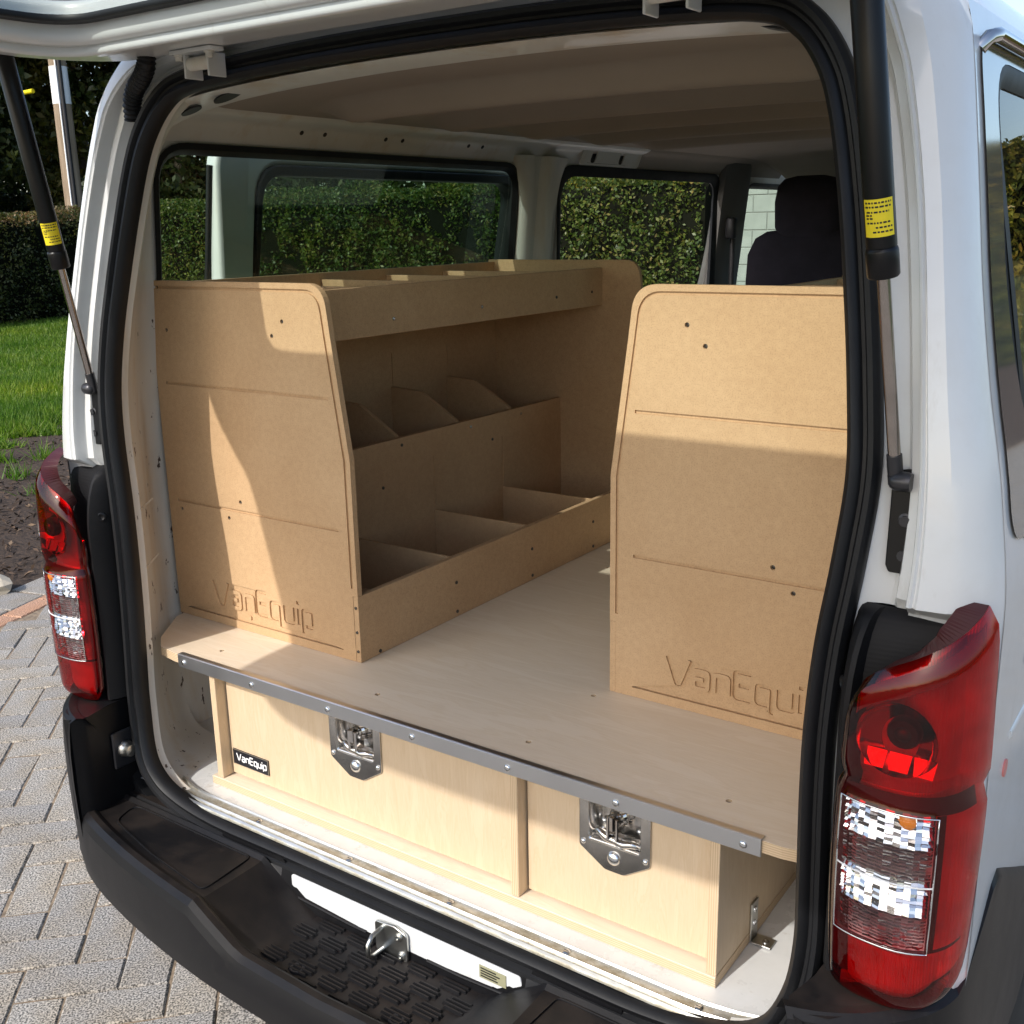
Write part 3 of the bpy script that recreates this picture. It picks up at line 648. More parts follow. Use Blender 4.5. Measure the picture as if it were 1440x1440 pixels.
# ---- tail lamps
def build_lamp(s):
    L = empty('tail_lamp', (0, 0, 0), van)
    pl = [np.array(p) for p in catmull([(.712, -.094), (.7155, -.106), (.726, -.116), (.75, -.1235), (.79, -.125), (.820, -.113), (.838, -.092), (.848, -.066), (.8505, -.045)], 5)]
    cum = [0]
    for a, b in zip(pl, pl[1:]): cum.append(cum[-1]+float(np.linalg.norm(b-a)))
    T = [c/cum[-1] for c in cum]
    def zt(t): return pchip([0, .04, .10, .18, .4, .7, .9, 1], [1.075, 1.108, 1.134, 1.150, 1.176, 1.205, 1.222, 1.229], t)
    def zb(t): return pchip([0, .03, .1, .6, .8, .93, 1], [.764, .755, .752, .754, .760, .776, .80], t)
    def pt(i, v, inn=0):
        p = pl[i]; a = pl[max(i-1, 0)]; b = pl[min(i+1, len(pl)-1)]; d = b-a; n = np.array((d[1], -d[0])); n /= np.linalg.norm(n)
        t = T[i]; z0, z1 = zb(t), zt(t)
        # knots: bottom, clear window bottom, top, lamp top
        kn = [z0, .840, 1.008, z1]; q = v*3; j = min(2, int(q)); z = kn[j]+(kn[j+1]-kn[j])*(q-j)
        e = (z-z0)/(z1-z0); bulge = .006*math.sin(math.pi*min(1, max(0, e)))-.012*(max(0, (e-.93)/.07)**2+max(0, (.05-e)/.05)**2)
        bulge += -.006*math.exp(-((z-1.025)/.010)**2)
        p = p+n*(bulge-inn)
        return (s*p[0], p[1], z)
    NV = 36; vs = [k/NV for k in range(NV+1)]
    i0 = min(range(len(pl)), key=lambda i: abs(pl[i][0]-.724)); i1 = min(range(len(pl)), key=lambda i: abs(pl[i][0]-.821))
    red = MB(); clr = MB()
    for m_, sel in ((red, 0), (clr, 1)):
        for i in range(len(pl)-1):
            for k in range(NV):
                c = i0 <= i < i1 and NV//3 <= k < 2*NV//3
                if c != bool(sel): continue
                q = [pt(i, vs[k]), pt(i+1, vs[k]), pt(i+1, vs[k+1]), pt(i, vs[k+1])]
                m_.add(q if s > 0 else q[::-1], [(0, 1, 2, 3)])
    def weld(m_):
        bm = bmesh.new(); vv = [bm.verts.new(p) for p in m_.v]
        for q in m_.f: bm.faces.new([vv[i] for i in q])
        bmesh.ops.remove_doubles(bm, verts=bm.verts[:], dist=1e-6); bm.verts.index_update()
        m_.v = [tuple(p.co) for p in bm.verts]; m_.f = [tuple(p.index for p in q.verts) for q in bm.faces]; m_.fm = [0]*len(m_.f); bm.free()
    weld(red); weld(clr)
    red.build('red_lens', 'lens_red', L, 60); clr.build('clear_lens', 'lens_clear', L, 60)
    # frame round the clear window
    fr = [pt(i, 1/3, -.0012) for i in range(i0, i1+1)]+[pt(i1, v, -.0012) for v in vs[NV//3+1:2*NV//3]]+[pt(i, 2/3, -.0012) for i in range(i1, i0-1, -1)]+[pt(i0, v, -.0012) for v in vs[2*NV//3-1:NV//3:-1]]
    b = MB(); b.tube(fr+[fr[0]], .0009, 6, cap=False); b.build('window_rim', 'zinc', L, 60)
    b = MB(); b.tube([pt(i, .5, -.0005) for i in range(i0, i1+1)], .0010, 6); b.build('window_divider', 'label_white', L, 60)
    # dark side reflector strip and seal edge
    b = MB(); b.tube([pt(0, v) for v in vs], .0022, 6); b.build('lens_edge', 'lens_dark_red', L, 60)
    # reflectors behind the lens
    b = MB()
    for i in range(len(pl)-1):
        for k in range(NV):
            nn = lambda i: .001+.020*min(1, (1-T[i])/.16)
            q = [pt(i, vs[k], nn(i)), pt(i+1, vs[k], nn(i+1)), pt(i+1, vs[k+1], nn(i+1)), pt(i, vs[k+1], nn(i))]
            mi = 0 if (i0-1 <= i < i1 and k < 2*NV//3+1) or i < 3 else 1
            mi = 2
            b.add(q if s > 0 else q[::-1], [(0, 1, 2, 3)], mi)
    weldm = b.fm[:]
    b.build('reflector', ['lamp_reflector', 'lamp_reflector', 'lamp_back_red'], L)
    # faceted mirrors behind the clear window: every facet tilted its own way
    rw = random.Random(5 if s > 0 else 6)
    fa = MB(); ncol = 15; nrow = 40
    def lp(u, v, inn):
        x = i0+(i1-i0)*u; i = min(int(x), i1-1); p, q = Vector(pt(i, v, inn)), Vector(pt(i+1, v, inn)); return p+(q-p)*(x-i)
    for j in range(nrow):
        for k in range(ncol):
            hh = (.0015 if j % 20 > 9 else -.0012)*rw.uniform(.5, 1.3); tl = rw.uniform(-.0008, .0008)+(.0006 if k % 2 else -.0006)
            q = [lp(u, 1/3+(1/3)*v/nrow, .0075+e) for u, v, e in ((k/ncol, j, -hh+tl), ((k+1)/ncol, j, -hh-tl), ((k+1)/ncol, j+1, hh-tl), (k/ncol, j+1, hh+tl))]
            fa.add(q if s > 0 else q[::-1], [(0, 1, 2, 3)])
    fa.build('mirror_facets', 'lamp_mirror', L)
    # dark bezels between the chambers and an added chrome strip standing for the upper lens highlight
    be = MB()
    for v0, v1 in ((.315, .333), (.667, .70)): be.grid([[pt(i, v0, .006) for i in range(2, len(pl)-4)], [pt(i, v1, .006) for i in range(2, len(pl)-4)]])
    be.grid([[pt(i1, v, .005) for v in vs[NV//3:2*NV//3+1]], [pt(min(i1+2, len(pl)-1), v, .006) for v in vs[NV//3:2*NV//3+1]]]); be.build('bezel', 'lamp_case', L, 180)
    di = MB(); nn_ = len(pl); di.grid([[pt(i, .90+.05*(i/nn_), .009) for i in range(5, nn_-3)], [pt(i, .965+.02*(i/nn_), .006) for i in range(5, nn_-3)]]); di.build('highlight_strip', 'chrome', L, 180)
    # closing strips between lens and reflector
    ca = MB()
    for v in (0, 1): ca.grid([[pt(i, v, .0005) for i in range(len(pl))], [pt(i, v, .030) for i in range(len(pl))]])
    ca.grid([[pt(0, v, .0005) for v in vs], [pt(0, v, .03) for v in vs]]); ca.build('lamp_case', 'lamp_case', L)
    # bowl reflector with bulb socket in the upper chamber
    c = (s*.774, -.1215, 1.088)
    b = MB(); b.lathe(c, (0, 1, 0), [(.043, .0), (.040, .005), (.034, .011), (.020, .015), (.012, .017)], 28, 0, False); b.build('bowl', 'chrome', L, 30)
    b = MB(); b.lathe((c[0]+s*.006, -.1215, c[2]+.008), (0, 1, 0), [(.016, .0), (.018, .004), (.018, .014)], 18); b.lathe((c[0]+s*.006, -.1235, c[2]+.008), (0, 1, 0), [(.004, -.001), (.009, .002), (.010, .008)], 14); b.build('bulb', 'dark_steel', L, 50)
    for k in range(3):
        x = c[0]+s*(-.022+.026*k); b = MB(); b.add([(x-.010, -.1215, 1.052), (x+.010, -.1215, 1.052), (x+.012, -.113, 1.070), (x-.012, -.113, 1.070)], [(0, 1, 2, 3)]); b.build('facet', 'chrome', L)
    for z in (.998,):
        b = MB(); b.lathe((s*.792, -.117, z), (0, -1, 0), [(.003, 0), (.009, .002), (.010, .006), (.005, .010)], 14); b.build('indicator_bulb', 'amber', L, 60)
    # black housing between lamp and opening
    sec = [(.688, -.022), (.690, -.045), (.697, -.074), (.705, -.088), (.711, -.088), (.716, -.066), (.79, -.055), (.825, -.045), (.838, -.03), (.76, -.015)]
    rows = []; zl = (.752, .90, 1.03, 1.07, 1.10, 1.13, 1.155, 1.175, 1.19, 1.198, 1.201)
    for z in zl:
        e = max(0, (z-1.07)/.131); q = 1-math.sqrt(max(0, 1-e*e))
        rows.append([(s*(x+(.012*q if x < .72 else 0)), y*(1-.62*q) if y < -.03 else y, z) for x, y in sec])
    b = MB(); b.grid(rows, closed=True, flip=s < 0); n = len(sec); k = len(zl)-1; b.f.append(tuple(range(k*n, (k+1)*n)) if s > 0 else tuple(range(k*n, (k+1)*n))[::-1]); b.fm.append(0)
    b.build('lamp_housing', 'housing_plastic', L, 40)
    b = MB(); b.lathe((s*.698, -.064, 1.115), (-s*.8, -.6, 0), [(.009, 0), (.009, .003), (.006, .004), (.003, .002)], 12); b.build('housing_screw', 'black_satin', L, 40)
build_lamp(1); build_lamp(-1)

# ---- gas struts with brackets and yellow stickers
def build_strut(s):
    S = empty('gas_strut', (0, 0, 0), van)
    a = Vector((s*.728, -.028, 1.348)); t = Vector((s*.688, -.150, 1.935)); d = (t-a).normalized(); ln = (t-a).length
    P = lambda u: a+d*u
    MB().tube([P(.02), P(.245)], .0068, 14).build('rod', 'rod_steel', S, 60)
    b = MB(); b.tube([P(.225), P(.227), P(.252), P(.254), P(.256)], [.0150, .0165, .0165, .0158, .0140], 18); b.build('collar', 'black_satin', S, 40)
    b = MB(); b.tube([P(.256), P(ln-.03), P(ln-.022)], [.0152, .0152, .010], 20); b.build('cylinder', 'black_satin', S, 40)
    b = MB(); b.tube([P(ln-.025), P(ln)], .010, 10); b.lathe(P(ln)+Vector((s*.0, 0, 0)), (s, 0, 0), [(.013, -.010), (.015, -.006), (.015, .012), (.010, .016)], 14); b.build('end_joint', 'black_satin', S, 50)
    # sticker: curved patch facing the camera side of the tube with printed rows
    ax = d; side = (CAM-P(.28)); side = (side-side.dot(ax)*ax).normalized(); tang = ax.cross(side)
    def patch(u0, u1, a0, a1, r_, m, nm, par):
        rows = []
        for u in (u0, u1): rows.append([P(u)+r_*(math.cos(q)*side+math.sin(q)*tang) for q in np.linspace(a0, a1, 12)])
        return MB().grid(rows).build(nm, m, par, 180)
    pr = MB()
    st = patch(.268, .305, -1.15, .95, .01535, 'yellow_sticker', 'sticker', S)
    for k, (u, q0, q1) in enumerate(((.3015, -1.0, .8), (.2975, -1.0, .75), (.2925, -.9, .6), (.2895, -.95, -.45), (.2865, -.95, -.45), (.282, -.9, .7), (.2775, -.3, .8), (.273, -.5, .85))):
        q = q0
        while q < q1:
            w = random.uniform(.10, .28); pr.grid([[P(u_)+.01548*(math.cos(a_)*side+math.sin(a_)*tang) for a_ in np.linspace(q, min(q+w, q1), 4)] for u_ in (u-.0009, u+.0009)]); q += w+.07
    pr.build('printed_text', 'ink_black', S, 180)
    # bracket on the pillar
    bl = [(.0, .012), (.014, .012), (.017, -.01), (.022, -.03), (.022, -.098), (.016, -.106), (-.012, -.106), (-.016, -.098), (-.016, -.004), (-.010, .010)]
    v, f = plate([roundpoly([(s*p[0], p[1]) for p in (bl if s < 0 else bl[::1])], .004, 3)], .006, .0015)
    b = MB(); b.add(v, f); b.xf(Matrix.Translation((a.x+s*.011, -.020, a.z)) @ Matrix.Rotation(R(-3), 4, 'X') @ xz(0)); br = b.build('bracket', 'black_satin', S, 40)
    b = MB(); b.tube([P(-.004), P(.03)], .0085, 12); b.lathe(a+Vector((s*.014, -.004, 0)), (-s, 0, 0), [(.010, -.004), (.011, 0), (.011, .012), (.008, .018), (.004, .02)], 14); b.build('ball_joint', 'dark_steel', S, 50)
    for dz in (-.045, -.085):
        b = MB(); b.lathe((a.x+s*.013, -.0225, a.z+dz), (0, -1, 0), [(.0085, 0), (.0085, .003), (.006, .004), (.006, .007), (.002, .007)], 12); b.build('bolt', 'dark_steel', S, 40)
build_strut(1); build_strut(-1)

# ---- tailgate, swung up over the opening
def build_gate():
    G = empty('tailgate', (0, .040, 1.895), van)
    hw = [(0.0, .60), (.03, .65), (.10, .70), (.25, .742), (.45, .763), (.60, .766), (.68, .758), (.76, .732), (.84, .705), (1.0, .698), (1.27, .690), (1.39, .675), (1.46, .62), (1.49, .50), (1.50, .30)]
    rt_ = catmull(hw, 3)
    outl = [(p[1], -p[0]) for p in rt_]+[(0, -1.502)]+[(-p[1], -p[0]) for p in rt_[::-1]]
    wn_ = roundpoly([(.56, -.155), (.600, -.570), (-.600, -.570), (-.56, -.155)], [.09, .07, .07, .09], 7)
    M = Matrix.Rotation(R(-1.0), 4, 'X')
    b = MB(); v, f = plate([outl, wn_], .064, .014, 3); b.add([(p[0], p[1], p[2]+.042) for p in v], f); b.xf(M); b.build('gate_panel', 'white_paint', G, 40)
    # pressed inner rib round the glass
    rib = roundpoly([(.62, -.115), (.655, -.605), (-.655, -.605), (-.62, -.115)], [.10, .08, .08, .10], 8)
    v, f = plate([rib, roundpoly([(.585, -.140), (.622, -.583), (-.622, -.583), (-.585, -.140)], [.09, .07, .07, .09], 8)], .020, .006, 2)
    b = MB(); b.add([(p[0], p[1], p[2]+.006) for p in v], f); b.xf(M); b.build('inner_rib', 'white_paint', G, 40)
    v, f = plate([roundpoly([(.575, -.148), (.612, -.577), (-.612, -.577), (-.575, -.148)], [.09, .07, .07, .09], 8), roundpoly([(.535, -.175), (.572, -.553), (-.572, -.553), (-.535, -.175)], [.08, .06, .06, .08], 8)], .010, .003, 1)
    b = MB(); b.add([(p[0], p[1], p[2]+.042) for p in v], f); b.xf(M); b.build('glass_seal', 'rubber', G, 40)
    v, f = plate([roundpoly([(.565, -.150), (.604, -.573), (-.604, -.573), (-.565, -.150)], .07, 7)], 0)
    b = MB(); b.add([(p[0], p[1], p[2]+.048) for p in v], f); b.xf(M); b.build('rear_glass', 'glass_clear', G)
    v, f = plate([roundpoly([(.60, -.72), (.60, -1.40), (-.60, -1.40), (-.60, -.72)], .06, 6)], .012, .004, 2)
    b = MB(); b.add([(p[0], p[1], p[2]+.004) for p in v], f); b.xf(M); b.build('door_trim', 'trim_grey', G, 40)
    b = MB(); b.box(-.12, .12, -1.02, -.98, .073, .088, .006); b.xf(M); b.build('gate_handle', 'black_satin', G)
    # hinges
    for s in (-1, 1):
        H = empty('hinge', (0, 0, 0), van)
        c = Vector((s*.415, .026, 1.889))
        b = MB(); v, f = plate([roundpoly([(-.050, -.014), (.050, -.014), (.054, .014), (-.054, .014)], .006, 3)], .006, .001); b.add(v, f); b.xf(Matrix.Translation(c+Vector((0, -.010, .0125)))); b.build('hinge_leaf', 'white_paint', H, 40)
        b = MB(); b.tube([c+Vector((-.026, 0, -.004)), c+Vector((.026, 0, -.004))], .0105, 14); b.build('hinge_barrel', 'inner_paint', H, 50)
        for k in (-.028, .028):
            b = MB(); b.box(c.x+k-.002, c.x+k+.002, c.y-.012, c.y+.024, c.z-.026, c.z+.010, .001); b.build('hinge_arm', 'white_paint', H)
            b = MB(); b.lathe(c+Vector((k*1.3, -.014, .010)), (0, 0, -1), [(.0085, 0), (.0085, .003), (.006, .004), (.006, .010), (.003, .010)], 8); b.build('nut', 'inner_paint', H, 30)
    # corrugated wiring boot
    pts = catmull([(-.545, .022, 1.912), (-.552, .024, 1.893), (-.575, .030, 1.876), (-.602, .036, 1.862), (-.620, .040, 1.840), (-.628, .046, 1.815)], 7)
    rr = [.0145+(.0018 if i % 2 else -.0008) for i in range(len(pts))]
    b = MB(); b.tube([tuple(p) for p in pts], rr, 14); b.lathe((-.545, .022, 1.924), (0, 0, -1), [(.026, 0), (.027, .006), (.022, .010), (.015, .014)], 18); b.build('wiring_boot', 'rubber', van, 50)
build_gate()

# ---- the left sliding door, slid back along the outside of the body
def build_slider():
    D = empty('sliding_door', (-.955, 0, 0), van)
    y0, y1 = .385, 1.60
    ol = roundpoly([(y0, .36), (y1, .36), (y1, 1.815), (y0, 1.815)], .06, 6); wo = roundpoly([(y0+.115, 1.20), (y1-.10, 1.20), (y1-.10, 1.765), (y0+.115, 1.765)], .07, 7)
    v, f = plate([ol, wo], .040, .010, 2)
    bend = lambda z: xs(min(max(z, .3), 1.86))-.848
    mesh('door_panel', [(-bend(p[1])+p[2]+.02, p[0], p[1]) for p in v], f, 'white_paint', D, 40)
    v, f = plate([wo, roundpoly([(y0+.130, 1.215), (y1-.115, 1.215), (y1-.115, 1.742), (y0+.130, 1.742)], .06, 7)], .050, .004, 2)
    mesh('window_seal', [(-bend(p[1])+p[2]+.02, p[0], p[1]) for p in v], f, 'rubber', D, 40)
    v, f = plate([roundpoly([(y0+.12, 1.205), (y1-.105, 1.205), (y1-.105, 1.76), (y0+.12, 1.76)], .065, 7)], 0)
    mesh('window_glass', [(-bend(p[1])+p[2]+.01, p[0], p[1]) for p in v], f, 'glass_green', D)
    b = MB(); b.tube([(-bend(z)+.020, y0-.002, z) for z in np.linspace(.42, 1.76, 14)], .007, 8); b.build('edge_seal', 'rubber', D, 60)
    b = MB(); b.box(-.022, -.008, 1.38, 1.55, .985, 1.015, .006); b.build('door_handle', 'white_paint', D)
build_slider()

# ---- cab: two seats, dashboard, visor
def build_cab():
    def body(pts, n=18, rows=None): return pts
    for x0 in (-.40, .42):
        S = empty('seat', (x0, 2.80, .60), van)
        def pad(name, secs, mat='seat_fabric'):
            # secs: (centre y, z, half width, half depth) stacked sections, superellipse
            rows = []
            for (y, z, w, d) in secs:
                rows.append([(w*math.copysign(abs(math.cos(a))**.55, math.cos(a)), y+d*math.copysign(abs(math.sin(a))**.6, math.sin(a)), z) for a in np.linspace(0, 2*math.pi, 28, endpoint=False)])
            b = MB(); b.grid(rows, closed=True); n = 28; b.f += [tuple(range(n))[::-1], tuple(range((len(rows)-1)*n, len(rows)*n))]; b.fm += [0, 0]; return b.build(name, mat, S, 60)
        pad('backrest', [(.10, .20, .20, .07), (.07, .30, .235, .085), (.03, .55, .25, .085), (0, .80, .245, .075), (-.015, .90, .235, .068), (-.022, .96, .205, .058), (-.025, .985, .16, .045), (-.026, .992, .10, .02)])
        pad('headrest', [(-.03, .95, .105, .045), (-.032, 1.0, .125, .055), (-.035, 1.09, .128, .058), (-.037, 1.145, .118, .052), (-.038, 1.170, .095, .042), (-.038, 1.180, .05, .02)])
        pad('cushion', [(.32, .0, .24, .26), (.32, .10, .25, .27), (.32, .17, .25, .27), (.32, .205, .22, .24)])
    b = MB(); rows = []
    for x in np.linspace(-.74, .74, 12): rows.append([(x, 3.55, .60), (x, 3.52, .95), (x, 3.56, 1.08), (x, 3.75, 1.13), (x, 4.18, 1.10)])
    b.grid(rows, flip=True); b.build('dashboard', 'trim_grey', van, 40)
    b = MB(); b.tube([(.42+.18*math.cos(a), 3.44-.06*math.sin(a)*.6, 1.12+.165*math.sin(a)) for a in np.linspace(0, 2*math.pi, 25)], .014, 8, cap=False); b.tube([(.42, 3.55, 1.05), (.42, 3.44, 1.12)], .05, 10); b.build('steering_wheel', 'black_satin', van, 60)
    for x0 in (-.40, .40):
        b = MB(); b.box(x0-.21, x0+.21, 3.30, 3.33, 1.64, 1.76, .012); b.build('sun_visor', 'trim_grey', van)
    b = MB(); b.box(-.12, .12, 3.40, 3.43, 1.62, 1.69, .012); b.build('rear_mirror', 'black_satin', van)
build_cab()

# ---- wheels, roof-edge rail, plugs on the side
def build_outside():
    w0 = None
    for (x, y) in ((.745, .86), (-.745, .86), (.745, 3.42), (-.745, 3.42)):
        if w0 is None:
            w0 = empty('wheel', (x, y, .325), van)
            b = MB(); b.lathe((0, 0, 0), (1, 0, 0), [(.20, -.095), (.29, -.098), (.318, -.085), (.325, -.05), (.325, .05), (.318, .085), (.29, .098), (.20, .095)], 48); b.build('tyre', 'tyre', w0, 30)
            b = MB(); b.lathe((0, 0, 0), (1, 0, 0), [(.20, .085), (.195, .095), (.185, .070), (.12, .062), (.09, .080), (.05, .085), (.048, .07), (.0, .07)], 32); b.build('rim', 'alloy', w0, 40)
            w = w0
        else:
            w = copy_tree(w0, van); w.location = (x, y, .325)
        if x < 0: w.rotation_euler = (0, 0, math.pi)
    # dark wheel housings
    for s in (1, -1):
        for yc in (.86, 3.42):
            rows = [[(s*X, y, z) for y, z in arch(yc, .40)] for X in (.838, .60)]
            MB().grid(rows, flip=s > 0).build('wheel_housing', 'bumper_plastic', van, 60)
    b = MB(); b.box(-.60, .60, -.04, 4.2, .40, .44, .01); b.build('underbody', 'bumper_plastic', van)
    for s in (1, -1):
        # bright rail along the gutter over the side windows
        p = [(s*.744, .112, 1.800), (s*.752, .118, 1.812), (s*.754, .15, 1.818), (s*.755, 1.9, 1.822), (s*.755, 3.2, 1.822), (s*.744, 3.24, 1.808)]
        MB().tube(p, .008, 10).build('gutter_rail', 'chrome', van, 60)
        # pressed swage line below the windows
        MB().tube([(s*(xs(1.02)-.004), y, 1.02+.02*y) for y in (.10, .6, 1.5, 2.6)], .007, 8).build('body_crease', 'white_paint', van, 60)
    # paint plugs beside the right lamp
    for (y, z, w_, h_) in ((.165, 1.10, .012, .010), (.23, 1.10, .03, .006), (.21, 1.075, .008, .010)):
        v, f = plate([[(w_*math.cos(a), h_*math.sin(a)) for a in np.linspace(0, 2*math.pi, 14, endpoint=False)]], .002)
        mesh('body_plug', [(xs(z)+.001+p[2], y+p[0], z+p[1]) for p in v], f, 'trim_grey', van)
    v, f = plate([circ((0, 0), .011, 16)], .002); mesh('touch_up_spot', [(xs(.985)+.001+p[2], .085+p[0], .985+p[1]) for p in v], f, 'red_mark', van)
build_outside()

# ================================================================== plywood drawer platform
def by_normal(v, f, mt):
    out = []
    for q in f:
        a, b, c = (Vector(v[q[i]]) for i in (0, 1, 2)); n = (b-a).cross(c-a)
        if len(q) > 3: n = (Vector(v[q[2]])-a).cross(Vector(v[q[3]])-Vector(v[q[1]]))
        out.append(mt[max(range(3), key=lambda i: abs(n[i]))])
    return out
def screw(parent, p, axis, r_=.0042, mat='zinc', name='screw'):
    b = MB(); b.lathe(p, axis, [(r_, -.001), (r_*.95, .0012), (r_*.55, .0016), (r_*.3, .0006)], 10); return b.build(name, mat, parent, 40)
def build_drawers():
    D = empty('drawer_platform', (0, .8, .573))
    tag(D, 'birch plywood drawer platform with two latched drawers on the van floor', 'drawer unit')
    off = Vector((0, -.8, -.573))
    def fix(o): o.location = off; return o
    ol = [(-.612, 0), (.612, 0), (.662, .008), (.703, .040), (.775, .135), (.785, .18), (.785, 1.62), (-.785, 1.62), (-.785, .18), (-.775, .135), (-.703, .040), (-.662, .008)]
    holes = [circ(c, .0048, 8) for c in ((-.541, .058), (.171, .065), (.169, .268), (.507, .07), (-.15, .070), (-.17, .90), (-.05, 1.05))]
    v, f = plate([ol]+holes, .018, .0006, 1); v = [(p[0], p[1], p[2]+.831) for p in v]
    fix(mesh('platform_top', v, f, ['plyedge_z', 'ply_x'], D, None, by_normal(v, f, (0, 0, 1))))
    for c in ((-.541, .058), (.171, .065), (.169, .268), (.507, .07)):
        fix(screw(D, (c[0], c[1], .8345), (0, 0, 1), .0045, 'screw_dark'))
    # aluminium nosing strip with screws
    b = MB(); b.box(-.597, .585, -.0035, -.0006, .8165, .8425, .0008); b.box(-.597, .585, -.0012, .010, .8404, .8425, .0006); st = fix(b.build('edge_strip', 'aluminium', D))
    for x in (-.58, -.391, -.2, -.011, .178, .367, .56):
        s_ = MB(); s_.lathe((x, -.0034, .8275), (0, -1, 0), [(.0058, 0), (.0056, .0012), (.004, .0026), (.0012, .0028)], 12); s_.build('strip_screw', 'zinc', st, 40)
    # carcass
    EX, EY, EZ, PX, PZ = 0, 1, 2, 3, 4; mats = ['plyedge_x', 'plyedge_y', 'plyedge_z', 'ply_x', 'ply_z']
    def board(nm, x0, x1, y0, y1, z0, z1, mt): return fix(MB().box(x0, x1, y0, y1, z0, z1, .0007, 0, mt).build(nm, mats, D))
    board('base_board', -.550, .520, .014, 1.45, .574, .591, (EZ, EZ, PX))
    board('side_board', -.535, -.520, .0165, 1.45, .592, .821, (PZ, EX, EX))
    board('side_board', .5045, .5195, .0165, 1.45, .592, .821, (PZ, EX, EX))
    board('divider_board', .166, .181, .0165, 1.45, .592, .821, (PZ, EX, EX))
    board('back_board', -.519, .503, 1.43, 1.445, .592, .821, (EY, PZ, EY))
    # drawer fronts, each with the cut-out for its latch
    for (x0, x1, cx) in ((-.5165, .1635, -.180), (.1845, .5010, .342)):
        ol = [(x0, .596), (x1, .596), (x1, .8195), (x0, .8195)]
        cut = roundpoly([(cx-.050, .722), (cx+.050, .722), (cx+.050, .797), (cx-.050, .797)], .006, 3)
        v, f = plate([ol, cut], .014, .0006, 1); v = [tuple(xz(.047) @ Vector(p)) for p in v]
        df = fix(mesh('drawer_front', v, f, ['plyedge_y', 'ply_z'], D, None, by_normal(v, f, (0, 1, 0))))
        b = MB(); b.box(x0+.01, x1-.01, .06, 1.30, .60, .612, 0); b.box(x0+.01, x0+.022, .06, 1.30, .612, .79, 0); b.box(x1-.022, x1-.01, .06, 1.30, .612, .79, 0); b.box(x0+.01, x1-.01, 1.29, 1.30, .612, .79, 0); b.build('drawer_box', 'ply_x', df)
        # latch
        Lt = empty('latch', (cx, .0395, .8065), D); Lt.location = Vector((cx, .0395, .8065))+off
        ol = roundpoly([(-.0605, 0), (.0605, 0), (.0605, -.094), (.016, -.1225), (-.016, -.1225), (-.0605, -.094)], [.006, .006, .008, .014, .014, .008], 4)
        v, f = plate([ol, roundpoly([(-.044, -.013), (.044, -.013), (.044, -.080), (-.044, -.080)], .006, 4)], .003, .0009, 2)
        b = MB(); b.add(v, f); b.xf(xz(-.0016)); b.build('latch_plate', 'stainless', Lt, 30)
        rr = lambda d, y: [(p[0], y, p[1]) for p in roundpoly([(-.044+d, -.080+d), (.044-d, -.080+d), (.044-d, -.013-d), (-.044+d, -.013-d)], .007, 4)]
        b = MB(); g = [rr(-.0005, -.003), rr(.0015, .0), rr(.004, .020), rr(.008, .025)]; b.grid(g, closed=True, flip=True); n = len(g[0]); b.f.append(tuple(range(3*n, 4*n))[::-1]); b.fm.append(0); b.build('latch_dish', 'stainless', Lt, 30)
        # T handle: boss, lock barrel, forked lever and the folded grip lying at the bottom of the dish
        b = MB(); b.lathe((0, .024, -.036), (0, -1, 0), [(.019, 0), (.019, .004), (.016, .007), (.0155, .014), (.012, .018), (.012, .022), (.010, .024)], 20); b.build('lock_boss', 'chrome', Lt, 35)
        b = MB()
        for k in (-1, 1): b.box(k*.0075-.0028, k*.0075+.0028, -.010, .012, -.066, -.028, .0015)
        b.box(-.0045, .0045, -.013, .004, -.050, -.024, .002); b.build('lever', 'chrome', Lt, 30)
        b = MB(); b.tube(catmull([(-.040, .010, -.070), (-.026, .002, -.064), (-.014, .000, -.068), (0, .002, -.071), (.014, .000, -.072), (.028, .002, -.069), (.040, .010, -.075)], 5), [.0045+.003*math.sin(math.pi*i/30) for i in range(31)], 10); b.build('grip', 'chrome', Lt, 50)
        b = MB(); b.tube([(-.041, .001, -.0795), (.041, .001, -.0795)], .0034, 10); b.build('dish_bar', 'stainless', Lt, 50)
        b = MB(); b.lathe((0, -.003, -.0985), (0, -1, 0), [(.0115, 0), (.0112, .002), (.009, .005), (.005, .0068), (.001, .0072)], 18); b.build('lock_cap', 'zinc', Lt, 40)
        for (x, z) in ((-.053, -.007), (.053, -.007), (-.053, -.086), (.053, -.086), (.030, -.056), (-.030, -.056)):
            y = -.003 if abs(x) > .05 else .0205
            b = MB(); b.lathe((x, y, z), (0, -1, 0), [(.0048, 0), (.0045, .0015), (.003, .003), (.0008, .0036)], 12); b.build('rivet', 'zinc', Lt, 50)
    # name plate on the left drawer
    b = MB(); b.box(-.5105, -.4115, .0372, .0398, .6185, .6505, .0006); npl = fix(b.build('name_plate', 'label_black', D))
    b = MB()
    for p in text_strokes('VanEquip', -.4995, .6290, .0141, .17):
        v, f = plate([p], .0008); b.add([tuple(xz(.0370) @ Vector(q)) for q in v], f)
    b.build('lettering', 'label_white', npl)
    v, f = plate([[(-.5100, .6190), (-.4120, .6190), (-.4120, .6500), (-.5100, .6500)], [(-.5090, .6200), (-.4130, .6200), (-.4130, .6490), (-.5090, .6490)]], .0006)
    b = MB(); b.add([tuple(xz(.0370) @ Vector(q)) for q in v], f); b.build('plate_border', 'galvanised', npl)
    # angle bracket screwed to floor and side
    b = MB(); b.box(.5200, .5225, .135, .160, .5745, .640, .0006); b.box(.5230, .553, .135, .160, .5745, .577, .0006); br = fix(b.build('angle_bracket', 'galvanised', D))
